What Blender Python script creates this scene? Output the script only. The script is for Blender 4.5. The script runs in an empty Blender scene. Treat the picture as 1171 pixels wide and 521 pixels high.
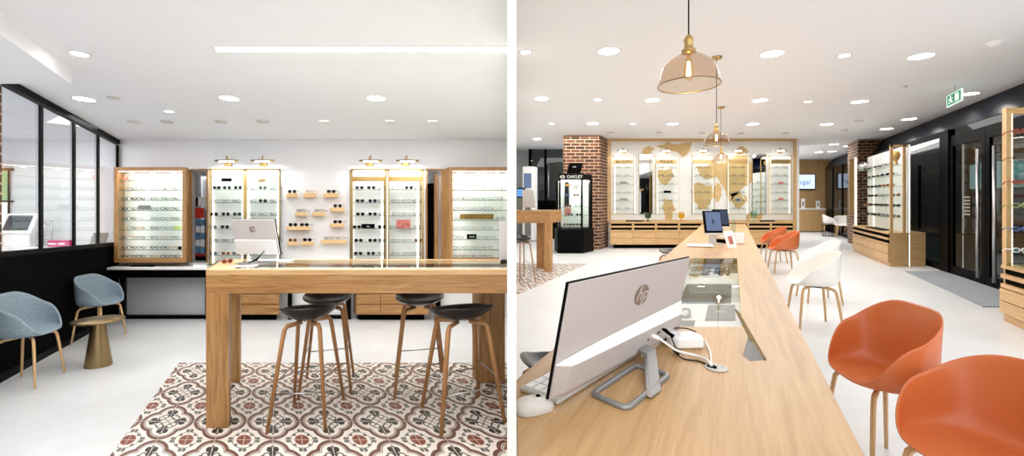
import bpy, bmesh, math, random
from mathutils import Vector, Matrix
random.seed(7)
PI = math.pi
S = bpy.context.scene
COL = S.collection
F = 500.0; CX = 585.5; CY = 245.0; H = 1.27     # focal length in pixels of a 1171 wide frame, principal point, eye height

# ---------------------------------------------------------------- rooms
# The two rooms of the shop lie either side of a thin cream screen wall. Neither plan is square: the long
# walls run at an angle (kx) to the back wall and the floors fall or rise gently (kz) with depth.
class Room:
    def __init__(s, vx, vy):
        s.vx, s.vy = vx, vy
        s.kx = (vx - CX) / F; s.kz = (CY - vy) / F
        s.tilt = math.atan(s.kz)
    def W(s, a, Y, c): return Vector((a + Y * s.kx, Y, c + Y * s.kz))
    def A(s, px, Y): return (px - s.vx) * Y / F
    def Cc(s, py, Y): return H - (py - s.vy) * Y / F
    def Yf(s, py, c=0.0): return (H - c) * F / (py - s.vy)
    def a_of_x(s, x, Y): return x - Y * s.kx
L = Room(318.0, 261.0)
R = Room(838.0, 228.0)

# ---------------------------------------------------------------- mesh builder
class MB:
    def __init__(s): s.v = []; s.f = []; s.m = []; s.sm = []; s.uv = []
    def face(s, idx, m=0, smooth=False, uv=None):
        s.f.append(idx); s.m.append(m); s.sm.append(smooth)
        s.uv.append(uv if uv else [(s.v[i][0], s.v[i][1]) for i in idx])
    def _box(s, P, dims, m, o=(0, 0, 0)):
        b = len(s.v); s.v += P
        q = [(x, y, z) for z in (o[2], o[2] + dims[2]) for y in (o[1], o[1] + dims[1]) for x in (o[0], o[0] + dims[0])]
        for idx, ax in (((0, 1, 5, 4), (0, 2)), ((3, 2, 6, 7), (0, 2)), ((1, 3, 7, 5), (1, 2)), ((2, 0, 4, 6), (1, 2)), ((4, 5, 7, 6), (0, 1)), ((2, 3, 1, 0), (0, 1))):
            s.face([b + i for i in idx], m, False, [(q[i][ax[0]], q[i][ax[1]]) for i in idx])
        return s
    def box(s, R, a0, a1, Y0, Y1, c0, c1, m=0):
        P = [R.W(a, Y, c) for c in (c0, c1) for Y in (Y0, Y1) for a in (a0, a1)]
        return s._box(P, (a1 - a0, Y1 - Y0, c1 - c0), m, (a0, Y0, c0))
    def pbox(s, R, x0, y0, x1, y1, Y, d, m=0):          # front face seen at x0..x1, y0..y1 at depth Y
        return s.box(R, R.A(x0, Y), R.A(x1, Y), Y, Y + d, R.Cc(y1, Y), R.Cc(y0, Y), m)
    def boxm(s, M, x0, x1, y0, y1, z0, z1, m=0):
        P = [M @ Vector((x, y, z)) for z in (z0, z1) for y in (y0, y1) for x in (x0, x1)]
        return s._box(P, (x1 - x0, y1 - y0, z1 - z0), m, (x0, y0, z0))
    def slab(s, R, poly, c0, c1, m=0):                   # plan polygon in world xy (anticlockwise)
        n = len(poly); b = len(s.v)
        for c in (c0, c1):
            for x, y in poly: s.v.append(Vector((x, y, c + y * R.kz)))
        uv = [(R.a_of_x(x, y), y) for x, y in poly]
        s.face([b + n + i for i in range(n)], m, False, uv)
        s.face([b + i for i in reversed(range(n))], m, False, uv[::-1])
        for i in range(n):
            j = (i + 1) % n
            l = math.dist(poly[i], poly[j])
            s.face([b + i, b + j, b + n + j, b + n + i], m, False, [(0, c0), (l, c0), (l, c1), (0, c1)])
        return s
    def prism(s, M, pts, z0, z1, m=0):                   # outline in local xy, extruded along local z
        n = len(pts); b = len(s.v)
        for z in (z0, z1):
            for x, y in pts: s.v.append(M @ Vector((x, y, z)))
        s.face([b + n + i for i in range(n)], m, False, list(pts))
        s.face([b + i for i in reversed(range(n))], m, False, list(pts)[::-1])
        for i in range(n):
            j = (i + 1) % n
            s.face([b + i, b + j, b + n + j, b + n + i], m)
        return s
    def tube(s, pts, r, n=8, m=0, closed=False, smooth=True):
        pts = [Vector(p) for p in pts]; k = len(pts); b = len(s.v)
        rs = r if isinstance(r, (list, tuple)) else [r] * k
        up = None; L_ = 0
        for i, p in enumerate(pts):
            if closed: t = pts[(i + 1) % k] - pts[i - 1]
            else: t = pts[min(i + 1, k - 1)] - pts[max(i - 1, 0)]
            t.normalize()
            if up is None: up = Vector((0, 0, 1)) if abs(t.z) < .9 else Vector((0, 1, 0))
            sd = t.cross(up)
            if sd.length < 1e-4: sd = t.cross(Vector((1, 0, 0)))
            sd.normalize(); up = sd.cross(t).normalized()
            for j in range(n):
                q = 2 * PI * j / n + PI / n
                s.v.append(p + (sd * math.cos(q) + up * math.sin(q)) * rs[i])
        rng = k if closed else k - 1
        for i in range(rng):
            i2 = (i + 1) % k; l = (pts[i2] - pts[i]).length
            for j in range(n):
                j2 = (j + 1) % n
                s.face([b + i * n + j, b + i * n + j2, b + i2 * n + j2, b + i2 * n + j], m, smooth,
                       [(j * .01, L_), (j * .01 + .01, L_), (j * .01 + .01, L_ + l), (j * .01, L_ + l)])
            L_ += l
        if not closed:
            s.face([b + j for j in reversed(range(n))], m); s.face([b + (k - 1) * n + j for j in range(n)], m)
        return s
    def lathe(s, prof, M=None, n=32, m=0, caps=True, smooth=True):
        M = M or Matrix(); b = len(s.v)
        for r, z in prof:
            for j in range(n):
                q = 2 * PI * j / n
                s.v.append(M @ Vector((r * math.cos(q), r * math.sin(q), z)))
        for i in range(len(prof) - 1):
            for j in range(n):
                j2 = (j + 1) % n
                s.face([b + i * n + j, b + i * n + j2, b + (i + 1) * n + j2, b + (i + 1) * n + j], m, smooth)
        if caps:
            if prof[0][0] > 1e-5: s.face([b + j for j in reversed(range(n))], m)
            if prof[-1][0] > 1e-5: s.face([b + (len(prof) - 1) * n + j for j in range(n)], m)
        return s
    def text(s, txt, M, size, ext=.001, m=0, shear=0, align='CENTER'):
        cu = bpy.data.curves.new('t', 'FONT'); cu.body = txt; cu.size = size; cu.extrude = ext; cu.shear = shear
        cu.align_x = align; cu.align_y = 'CENTER'; cu.resolution_u = 3
        o = bpy.data.objects.new('t', cu); COL.objects.link(o)
        bpy.context.view_layer.update()
        me = bpy.data.meshes.new_from_object(o.evaluated_get(bpy.context.evaluated_depsgraph_get()))
        b = len(s.v)
        for v in me.vertices: s.v.append(M @ v.co)
        for p in me.polygons: s.face([b + i for i in p.vertices], m)
        bpy.data.objects.remove(o); bpy.data.curves.remove(cu); bpy.data.meshes.remove(me)
        return s

ORG = {}
def mesh_of(name, mb, mats, off=Vector((0, 0, 0))):
    me = bpy.data.meshes.new(name)
    me.from_pydata([tuple(Vector(v) - off) for v in mb.v], [], mb.f)
    for m in (mats if isinstance(mats, (list, tuple)) else [mats]): me.materials.append(m)
    uvl = me.uv_layers.new(name='UVMap').data
    k = 0
    for i, p in enumerate(me.polygons):
        p.material_index = mb.m[i]; p.use_smooth = mb.sm[i]
        for q in range(len(p.vertices)):
            uvl[k].uv = mb.uv[i][q]; k += 1
    me.validate(); me.update()
    return me
def obj(name, mb, mats, parent=None, loc=None, bevel=0, solid=0, sub=0):
    off = ORG[parent.name] if parent else (Vector(loc) if loc is not None else Vector((0, 0, 0)))
    me = mesh_of(name, mb, mats, off)
    o = bpy.data.objects.new(name, me); COL.objects.link(o)
    if parent: o.parent = parent
    else: o.location = off
    ORG[o.name] = off.copy()
    if solid:
        md = o.modifiers.new('s', 'SOLIDIFY'); md.thickness = solid; md.offset = 0
    if sub:
        md = o.modifiers.new('u', 'SUBSURF'); md.levels = sub; md.render_levels = sub
    if bevel:
        md = o.modifiers.new('b', 'BEVEL'); md.width = bevel; md.segments = 2; md.limit_method = 'ANGLE'; md.angle_limit = .7
    return o
def base_of(mb):
    xs = [v[0] for v in mb.v]; ys = [v[1] for v in mb.v]; zs = [v[2] for v in mb.v]
    return Vector(((min(xs) + max(xs)) / 2, (min(ys) + max(ys)) / 2, min(zs)))
def tag(o, label, cat, group=None, kind=None):
    o['label'] = label; o['category'] = cat
    if group: o['group'] = group
    if kind: o['kind'] = kind
    return o
def solo(name, mb, mats, label, cat, group=None, **k):
    return tag(obj(name, mb, mats, loc=base_of(mb), **k), label, cat, group)
def thing(name, loc, label, cat, group=None, rz=0, rx=0, scale=None):
    o = bpy.data.objects.new(name, None); COL.objects.link(o); o.empty_display_size = .1
    o.location = loc; o.rotation_euler = (rx, 0, rz)
    if scale: o.scale = scale
    ORG[o.name] = Vector(loc)
    return tag(o, label, cat, group)
def struct(name, mb, mats, parent=None, **k):
    o = obj(name, mb, mats, parent=parent, loc=None if parent else base_of(mb), **k)
    if not parent: o['kind'] = 'structure'
    return o
def dup(o, parent=None):
    c = o.copy(); COL.objects.link(c)
    if parent: c.parent = parent
    for ch in list(o.children): dup(ch, c)
    return c
ORD = ['leftmost', 'second from left', 'third from left', 'fourth from left', 'fifth from left', 'sixth from left', 'seventh from left', 'eighth from left', 'ninth from left']
NTH = ['top', 'second', 'third', 'fourth', 'fifth', 'sixth', 'seventh', 'eighth', 'ninth']

# ---------------------------------------------------------------- materials
def lin(c):
    c /= 255.0
    return c / 12.92 if c <= .04045 else ((c + .055) / 1.055) ** 2.4
def rgb(r, g, b): return (lin(r), lin(g), lin(b), 1)
class N:
    def __init__(s, name):
        s.mat = bpy.data.materials.new(name); s.mat.use_nodes = True
        s.t = s.mat.node_tree; s.n = s.t.nodes; s.l = s.t.links
        s.b = s.n['Principled BSDF']; s.out = s.n['Material Output']
    def new(s, t, **k):
        x = s.n.new(t)
        for a, v in k.items(): setattr(x, a, v)
        return x
    def set(s, sock, v):
        if isinstance(v, bpy.types.NodeSocket): s.l.new(v, sock)
        else: sock.default_value = v
    def op(s, o, a, b=None, c=None):
        x = s.new('ShaderNodeMath', operation=o); s.set(x.inputs[0], a)
        if b is not None: s.set(x.inputs[1], b)
        if c is not None: s.set(x.inputs[2], c)
        return x.outputs[0]
    def mix(s, f, a, b):
        x = s.new('ShaderNodeMix', data_type='RGBA')
        s.set(x.inputs['Factor'], f); s.set(x.inputs[6], a); s.set(x.inputs[7], b)
        return x.outputs[2]
    def ramp(s, f, stops):
        x = s.new('ShaderNodeValToRGB'); e = x.color_ramp.elements
        while len(e) < len(stops): e.new(.5)
        for i, (p, c) in enumerate(stops): e[i].position = p; e[i].color = c
        s.l.new(f, x.inputs[0]); return x.outputs[0]
    def coord(s, kind='UV', scale=(1, 1, 1)):
        tc = s.new('ShaderNodeTexCoord'); mp = s.new('ShaderNodeMapping'); mp.inputs['Scale'].default_value = scale
        s.l.new(tc.outputs[kind], mp.inputs[0]); return mp.outputs[0]
    def noise(s, vec, scale=5, detail=3, rough=.5, dist=0):
        x = s.new('ShaderNodeTexNoise'); s.l.new(vec, x.inputs['Vector'])
        x.inputs['Scale'].default_value = scale; x.inputs['Detail'].default_value = detail
        x.inputs['Roughness'].default_value = rough; x.inputs['Distortion'].default_value = dist
        return x.outputs[0]
    def bump(s, h, strength=.2, dist=.002):
        x = s.new('ShaderNodeBump'); x.inputs['Strength'].default_value = strength; x.inputs['Distance'].default_value = dist
        s.l.new(h, x.inputs['Height']); s.l.new(x.outputs[0], s.b.inputs['Normal'])
def plain(name, col, rough=.5, metal=0, var=.04, scale=6, spec=None, coat=0, bump=0):
    n = N(name); f = n.noise(n.coord('Object'), scale, 3)
    d = tuple(x * (1 - var) for x in col[:3]) + (1,); u = tuple(min(1, x * (1 + var)) for x in col[:3]) + (1,)
    n.l.new(n.ramp(f, [(.3, d), (.7, u)]), n.b.inputs['Base Color'])
    n.b.inputs['Roughness'].default_value = rough; n.b.inputs['Metallic'].default_value = metal
    if spec is not None: n.b.inputs['Specular IOR Level'].default_value = spec
    if coat: n.b.inputs['Coat Weight'].default_value = coat
    if bump: n.bump(n.noise(n.coord('Object'), 140, 2), bump, .002)
    return n.mat
def glow(name, col, strength):
    n = N(name); n.b.inputs['Base Color'].default_value = (0, 0, 0, 1)
    n.b.inputs['Emission Color'].default_value = col; n.b.inputs['Emission Strength'].default_value = strength
    return n.mat
def glass(name, tint=(1, 1, 1, 1), refl=1.0, rough=.0, ior=1.45):
    n = N(name); n.n.remove(n.b)
    t = n.new('ShaderNodeBsdfTransparent'); t.inputs[0].default_value = tint
    g = n.new('ShaderNodeBsdfGlossy'); g.inputs['Roughness'].default_value = rough
    fr = n.new('ShaderNodeFresnel'); fr.inputs[0].default_value = ior
    ge = n.new('ShaderNodeNewGeometry'); k = n.op('MULTIPLY', n.op('MULTIPLY', fr.outputs[0], refl), n.op('SUBTRACT', 1.0, ge.outputs['Backfacing']))
    m = n.new('ShaderNodeMixShader'); n.l.new(k, m.inputs[0]); n.l.new(t.outputs[0], m.inputs[1]); n.l.new(g.outputs[0], m.inputs[2])
    n.l.new(m.outputs[0], n.out.inputs[0]); return n.mat
def wood(name, c0, c1, c2, vertical=False, rough=.42, fine=1.0):
    n = N(name); sc = (.9, 16, 1) if not vertical else (16, .9, 1)
    v = n.coord('UV', tuple(x * fine for x in sc))
    a = n.noise(v, 2.2, 5, .6, 1.2)
    v2 = n.coord('UV', (5, 170, 1) if not vertical else (170, 5, 1))
    b = n.noise(v2, 1.2, 2, .6)
    k = n.op('ADD', n.op('MULTIPLY', a, .72), n.op('MULTIPLY', b, .28))
    n.l.new(n.ramp(k, [(.36, c0), (.5, c1), (.64, c2)]), n.b.inputs['Base Color'])
    n.b.inputs['Roughness'].default_value = rough; n.bump(k, .15, .001)
    return n.mat
M = {}
M['wall'] = plain('warm_white_paint', rgb(240, 239, 240), .75, var=.008)
M['wall_grey'] = plain('grey_paint', rgb(196, 198, 200), .7, var=.01)
M['ceil'] = plain('ceiling_paint', rgb(245, 245, 249), .85, var=.006)
M['cream'] = plain('cream_paint', rgb(228, 227, 217), .9, var=.002)
M['oak'] = wood('oak_horizontal', rgb(136, 92, 48), rgb(168, 122, 72), rgb(186, 142, 92))
M['oakv'] = wood('oak_vertical', rgb(140, 96, 50), rgb(172, 126, 74), rgb(190, 146, 94), True)
M['oakl'] = wood('pale_oak_horizontal', rgb(186, 146, 98), rgb(205, 166, 116), rgb(215, 178, 130))
M['oaklv'] = wood('pale_oak_vertical', rgb(186, 146, 98), rgb(205, 166, 116), rgb(215, 178, 130), True)
M['oaktop'] = wood('pale_oak_top', rgb(174, 134, 88), rgb(189, 150, 101), rgb(199, 162, 114), True, .34, .7)
M['leg'] = wood('ash_leg', rgb(190, 148, 98), rgb(208, 168, 118), rgb(220, 184, 138), True, .45, 2)
M['legd'] = wood('oak_stool_leg', rgb(150, 104, 60), rgb(176, 126, 78), rgb(196, 146, 96), True, .45, 2)
M['shelfwood'] = wood('blond_wood', rgb(222, 178, 120), rgb(234, 194, 140), rgb(240, 206, 156))
M['black'] = plain('black_satin', rgb(7, 7, 8), .5, var=.2, spec=.05)
M['blackgloss'] = plain('black_gloss', rgb(5, 11, 24), .3, var=.2, scale=1, spec=.05)
M['blackmat'] = plain('black_matt', rgb(8, 8, 8), .85, var=.2, spec=.03)
M['dark'] = plain('dark_interior', rgb(30, 26, 24), .7, var=.3, scale=3)
M['stoolseat'] = plain('black_shell_plastic', rgb(16, 16, 18), .28, var=.1)
M['white'] = plain('white_lacquer', rgb(244, 243, 240), .45, var=.006)
M['whitegloss'] = plain('white_plastic', rgb(246, 244, 242), .3, var=.006)
M['shellwhite'] = plain('white_shell_plastic', rgb(242, 238, 232), .35, var=.006)
M['orange'] = plain('terracotta_shell_plastic', rgb(206, 112, 62), .32, var=.02, scale=2)
M['fabric'] = plain('blue_grey_felt', rgb(136, 152, 162), .95, var=.14, scale=60, spec=.1, bump=.5)
M['brass'] = plain('brass', rgb(192, 162, 104), .3, 1, var=.05)
M['bronze'] = plain('brushed_bronze', rgb(150, 128, 92), .36, 1, var=.12, scale=2)
M['steel'] = plain('brushed_steel', rgb(190, 190, 190), .3, 1, var=.05)
M['alu'] = plain('silver_aluminium', rgb(150, 150, 150), .38, .6, var=.03)
M['monback'] = plain('monitor_back_plastic', rgb(188, 181, 179), .45, var=.006)
M['monwhite'] = plain('monitor_lower_housing', rgb(216, 214, 216), .35, var=.006)
M['logo'] = plain('logo_taupe', rgb(138, 124, 112), .4, .3, var=.02)
M['mirror'] = plain('mirror_silver', rgb(235, 238, 238), .02, 1, var=.0)
M['glass'] = glass('clear_glass', (.97, .985, .98, 1))
M['partglass'] = glass('partition_glass', (.93, .95, .97, 1), 1.4)
M['doorglass'] = glass('tinted_shop_glass', (.5, .53, .53, 1), .9, ior=1.45)
M['shelfglass'] = glass('shelf_glass', (.88, .93, .91, 1), .8, .05)
M['shelfedge'] = plain('glass_edge_green', rgb(96, 116, 108), .3, var=.05)
M['ledcase'] = glow('case_led', (1, .9, .72, 1), 2.2)
M['trayglass'] = glass('showcase_glass', (.94, .96, .95, 1), .7)
M['darkcard'] = plain('dark_grey_card', rgb(92, 88, 82), .6, var=.08, scale=10)
M['amber'] = glass('smoked_amber_glass', (.86, .76, .66, 1), 1.1, .02, 1.35)
M['lens'] = glass('clear_lens', (.86, .9, .9, 1), 1.0)
M['sunlens'] = plain('dark_lens', rgb(18, 16, 16), .1, var=.1)
M['sunlensb'] = plain('brown_lens', rgb(112, 76, 44), .15, var=.1)
M['sunlensblue'] = plain('blue_lens', rgb(84, 120, 128), .15, var=.1)
M['metalframe'] = plain('gunmetal_wire', rgb(34, 33, 32), .4, .2, var=.1)
M['goldframe'] = plain('gold_wire', rgb(196, 152, 90), .3, .8, var=.1)
M['blackframe'] = plain('black_acetate', rgb(22, 20, 20), .25, var=.1)
M['tort'] = plain('tortoiseshell_acetate', rgb(96, 54, 32), .25, var=.6, scale=80)
M['redframe'] = plain('red_acetate', rgb(164, 40, 44), .25, var=.1)
M['blueframe'] = plain('blue_acetate', rgb(60, 98, 160), .25, var=.1)
M['greenframe'] = plain('green_acetate', rgb(140, 160, 90), .25, var=.1)
M['led'] = glow('led_white', (1, .95, .86, 1), 12)
M['ledsoft'] = glow('led_strip_soft', (1, .92, .78, 1), 5)
M['disc'] = glow('downlight_lens', (1, .97, .92, 1), 26)
M['slot'] = glow('linear_light', (1, .98, .95, 1), 9)
M['bulb'] = glow('filament_bulb', (1, .66, .30, 1), 60)
M['bulbglass'] = glass('bulb_glass', (1, .88, .68, 1), .8)
M['bluescreen'] = glow('blue_screen', rgb(96, 152, 214), 1.0)
M['slate'] = glow('desktop_screen', rgb(92, 108, 142), 1.0)
M['slatedark'] = glow('desktop_dark', rgb(44, 54, 76), 1.0)
M['tvscreen'] = glow('tv_screen', rgb(206, 224, 246), 1.15)
M['tvtext'] = glow('tv_text', rgb(44, 104, 168), 1.0)
M['green'] = glow('exit_green', rgb(22, 122, 78), .9)
M['exitwhite'] = glow('exit_white', rgb(214, 248, 230), 1.1)
M['teal'] = glow('teal_letters', rgb(60, 168, 158), 1.0)
M['tealsign'] = glow('lit_sign_panel', rgb(176, 214, 212), .9)
M['red'] = plain('red_card', rgb(206, 52, 34), .5, var=.1, scale=20)
M['magenta'] = plain('magenta_plastic', rgb(206, 26, 110), .4, var=.05)
M['blue'] = plain('blue_card', rgb(92, 138, 178), .5, var=.3, scale=18)
M['goldsign'] = plain('olive_gold_plaque', rgb(118, 92, 34), .4, .5, var=.35, scale=12)
M['goldpaint'] = plain('gold_map_paint', rgb(220, 188, 132), .55, .1, var=.07, scale=4)
M['greige'] = plain('greige_card', rgb(146, 140, 128), .5, var=.06, scale=10)
M['greycard'] = plain('grey_card', rgb(120, 120, 116), .45, var=.08, scale=10)
M['foliage'] = glow('garden_daylight_green', rgb(150, 190, 140), 1.0)
M['daylight'] = glow('daylight_white', rgb(240, 246, 246), 1.2)
M['tan'] = plain('tan_panel', rgb(198, 164, 112), .6, var=.03)
M['yellowglass'] = glass('yellow_glass', (.93, .80, .38, 1), 1.2)
M['tealglass'] = glass('grey_green_glass', (.52, .6, .52, 1), 1.2)
M['paleglass'] = glass('pale_aqua_glass', (.78, .9, .88, 1), 1.2)
M['balloon'] = plain('green_balloon', rgb(120, 214, 140), .3, var=.03)
M['street'] = plain('dark_asphalt', rgb(46, 44, 42), .5, var=.3, scale=2)
M['streetwall'] = plain('dark_street_wall', rgb(38, 36, 36), .5, var=.4, scale=.8)
M['key'] = plain('white_key', rgb(246, 246, 246), .4, var=.004)
M['keyb'] = plain('light_grey_plastic', rgb(206, 202, 196), .4, var=.01)
M['printp'] = plain('pink_red_print', rgb(190, 110, 96), .5, var=.5, scale=26)

def floor_mat():
    n = N('polished_concrete'); c = n.coord('Object')
    a = n.noise(c, .8, 5, .55); b = n.noise(c, 7, 4, .6)
    k = n.op('ADD', n.op('MULTIPLY', a, .65), n.op('MULTIPLY', b, .35))
    n.l.new(n.ramp(k, [(.3, rgb(208, 208, 208)), (.55, rgb(220, 221, 222)), (.75, rgb(228, 229, 230))]), n.b.inputs['Base Color'])
    n.l.new(n.op('ADD', n.op('MULTIPLY', b, .18), .26), n.b.inputs['Roughness'])
    return n.mat
M['floor'] = floor_mat()

def tile_mat():
    n = N('patterned_cement_tiles'); tc = n.new('ShaderNodeTexCoord'); sp = n.new('ShaderNodeSeparateXYZ')
    n.l.new(tc.outputs['UV'], sp.inputs[0]); o = n.op
    def fr(sock, off, per):
        return o('SUBTRACT', o('FRACT', o('ADD', o('DIVIDE', o('SUBTRACT', sock, off), per), 100.5)), .5)
    px = fr(sp.outputs[0], .316, .347); py = fr(sp.outputs[1], 2.872, .505)
    ax = o('ABSOLUTE', px); ay = o('ABSOLUTE', py)
    def length(x, y): return o('SQRT', o('ADD', o('MULTIPLY', x, x), o('MULTIPLY', y, y)))
    def band(d, a, b): return o('MULTIPLY', o('GREATER_THAN', d, a), o('LESS_THAN', d, b))
    LC = .205; LR = .225
    d = o('SUBTRACT', o('MINIMUM', length(o('SUBTRACT', ax, LC), ay), length(ax, o('SUBTRACT', ay, LC))), LR)
    hx = o('MAXIMUM', ax, ay); hy = o('MINIMUM', ax, ay)       # folded on the diagonal: lobe axis along hx
    WHT = rgb(236, 226, 216); BRN = rgb(108, 64, 50); DK = rgb(18, 18, 20); GR = rgb(92, 96, 90); RUST = rgb(124, 56, 36)
    col = n.mix(0.0, WHT, WHT)
    # field between medallions
    qx = o('SUBTRACT', .5, ax); qy = o('SUBTRACT', .5, ay); r = length(qx, qy)
    qm = o('MAXIMUM', qx, qy); qn = o('MINIMUM', qx, qy)
    col = n.mix(band(r, .19, .205), col, GR)
    leafg = o('LESS_THAN', length(o('SUBTRACT', qm, .235), o('MULTIPLY', o('SUBTRACT', qn, .035), 1.4)), .045)
    col = n.mix(leafg, col, GR)
    pet = o('LESS_THAN', length(o('SUBTRACT', qx, .125), o('SUBTRACT', qy, .125)), .032)
    col = n.mix(pet, col, GR)
    col = n.mix(o('LESS_THAN', r, .145), col, WHT)
    col = n.mix(o('LESS_THAN', r, .125), col, RUST)
    # medallion
    col = n.mix(band(d, .0, .052), col, BRN)
    col = n.mix(band(d, .052, .064), col, DK)
    col = n.mix(o('LESS_THAN', d, .0), col, WHT)
    col = n.mix(band(d, -.026, -.012), col, DK)
    l1 = o('LESS_THAN', length(o('MULTIPLY', o('SUBTRACT', hx, .275), .8), o('SUBTRACT', hy, .055)), .048)
    l2 = o('LESS_THAN', length(o('MULTIPLY', o('SUBTRACT', hx, .19), .6), o('MULTIPLY', o('SUBTRACT', hy, .02), 1.3)), .036)
    l3 = o('LESS_THAN', length(o('SUBTRACT', hx, .34), o('MULTIPLY', hy, 1.3)), .035)
    l4 = o('LESS_THAN', o('ABSOLUTE', o('SUBTRACT', length(o('SUBTRACT', hx, .14), o('SUBTRACT', hy, .09)), .055)), .012)
    l5 = o('LESS_THAN', o('ABSOLUTE', o('SUBTRACT', hx, hy)), .010)
    l5 = o('MULTIPLY', l5, o('LESS_THAN', hx, .15))
    for q in (l1, l2, l3, l4, l5): col = n.mix(q, col, DK)
    # joints between the single tiles, half the pattern apart
    jl = o('MINIMUM', o('MINIMUM', ax, ay), o('MINIMUM', qx, qy))
    col = n.mix(o('LESS_THAN', jl, .006), col, rgb(206, 190, 176))
    nz = n.noise(n.coord('UV', (1, 1, 1)), 9, 4)
    col = n.mix(o('MULTIPLY', nz, .06), col, rgb(220, 205, 195))
    n.l.new(col, n.b.inputs['Base Color']); n.b.inputs['Roughness'].default_value = .42
    return n.mat
M['tiles'] = tile_mat()

def brick_mat():
    n = N('brown_brick'); v = n.coord('UV')
    b = n.new('ShaderNodeTexBrick'); n.l.new(v, b.inputs['Vector'])
    b.inputs['Scale'].default_value = 1.0; b.inputs['Brick Width'].default_value = .235; b.inputs['Row Height'].default_value = .082
    b.inputs['Mortar Size'].default_value = .009; b.inputs['Mortar Smooth'].default_value = .1; b.inputs['Bias'].default_value = -.1
    b.inputs['Color1'].default_value = rgb(38, 22, 18); b.inputs['Color2'].default_value = rgb(118, 74, 48); b.inputs['Mortar'].default_value = rgb(208, 172, 138)
    nz = n.noise(n.coord('UV', (3, 14, 1)), 3, 5, .6)
    c = n.mix(n.op('MULTIPLY', nz, .35), b.outputs[0], rgb(70, 42, 30))
    n.l.new(c, n.b.inputs['Base Color']); n.b.inputs['Roughness'].default_value = .8
    n.bump(b.outputs[1], -.6, .01)
    return n.mat
M['brick'] = brick_mat()

def mat_mat():
    n = N('ribbed_entrance_mat'); v = n.coord('UV')
    w = n.new('ShaderNodeTexWave'); w.inputs['Scale'].default_value = 7; n.l.new(v, w.inputs['Vector'])
    nz = n.noise(v, 60, 2)
    k = n.op('ADD', n.op('MULTIPLY', w.outputs[1], .6), n.op('MULTIPLY', nz, .4))
    n.l.new(n.ramp(k, [(.3, rgb(104, 110, 114)), (.7, rgb(176, 182, 186))]), n.b.inputs['Base Color'])
    n.b.inputs['Roughness'].default_value = .9
    return n.mat
M['mat'] = mat_mat()
# ================================================================ SETTING: left room
XL = -.0094; XR = .0083            # faces of the divider screen
mb = MB(); mb._box([Vector((x, y, z)) for z in (-.6, 3.6) for y in (.85, 14.6) for x in (XL, XR)], (.02, 13.7, 4.2), 0)
struct('wall_divider', mb, M['cream'])
mb = MB().slab(L, [(-10.5, .2), (XL, .2), (XL, 7.3), (-10.5, 7.3)], -.08, 0); struct('floor', mb, M['floor'])
mb = MB().slab(L, [(-10.5, .6), (XL, .6), (XL, 7.3), (-10.5, 7.3)], 2.54, 2.62); struct('ceiling', mb, M['ceil'])
YB = 6.29
def lx(px, Y=YB): return L.A(px, Y)
def aw(x, Y): return L.a_of_x(x, Y)
mb = MB(); c0n, c1n = L.Cc(300, YB), L.Cc(194, YB)
mb.box(L, aw(-10.5, YB), lx(219), YB, YB + .12, -.05, 2.6)
mb.box(L, lx(219), lx(237.5), YB, YB + .12, c1n, 2.6); mb.box(L, lx(219), lx(237.5), YB, YB + .12, -.05, c0n)
mb.box(L, lx(237.5), lx(487), YB, YB + .12, -.05, 2.6)
mb.box(L, lx(487), lx(505), YB, YB + .12, c1n, 2.6); mb.box(L, lx(487), lx(505), YB, YB + .12, -.05, c0n)
mb.box(L, lx(505), aw(XL, YB), YB, YB + .12, -.05, 2.6)
struct('wall_back', mb, M['wall'])
mb = MB().box(L, -2.6, 2.2, 7.15, 7.25, -.05, 2.6); struct('wall_store', mb, M['wall_grey'])
# soffit at upper left, a shallow lowered box under the ceiling
mb = MB().box(L, -3.4, -1.645, .7, 3.48, 2.42, 2.54); struct('trim_1', mb, M['ceil'])
# glazed partition on the left
AL = -2.29
mb = MB().box(L, AL - .05, AL, -1.0, YB, 0, 1.03); struct('wall_left', mb, M['blackmat'])
mb = MB().box(L, AL - .006, AL + .008, -1.0, YB - .3, 0, .07); struct('baseboard_left', mb, M['black'])
w1 = MB().box(L, AL - .055, AL + .015, -1, YB, 1.03, 1.075); w1.box(L, AL - .055, AL + .015, -1, YB, 2.475, 2.54)
w1 = struct('window_1', w1, M['black'])
prev = -.9
for i, (ya, yb) in enumerate([(-.9, -.84), (1.4, 1.46), (3.48, 3.62), (4.215, 4.265), (4.90, 4.95), (5.56, 5.61), (6.23, 6.285)]):
    struct('mullion', MB().box(L, AL - .022, AL + .002, ya, yb, 1.075, 2.46), M['black'] if i != 2 else M['brick'], w1)
    if i: struct('glass_pane', MB().box(L, AL - .024, AL - .018, prev, ya, 1.075, 2.46), M['partglass'], w1)
    prev = yb
# consulting room behind the partition
mb = MB().box(L, -4.75, -4.65, -1.5, YB, 0, 2.54); struct('wall_consulting', mb, M['wall'])
Yw = YB - .03
wf = struct('window_2', MB().pbox(L, -22, 192, 15, 195, Yw, .03).pbox(L, 8.5, 195, 10, 262, Yw, .03).pbox(L, -22, 229, 15, 231, Yw, .03), M['blackmat'])
struct('glass_pane', MB().pbox(L, -22, 195, 8.5, 231, Yw + .015, .01), M['foliage'], wf)
struct('glass_pane', MB().pbox(L, -22, 231, 8.5, 262, Yw + .015, .01), M['daylight'], wf)

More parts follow.
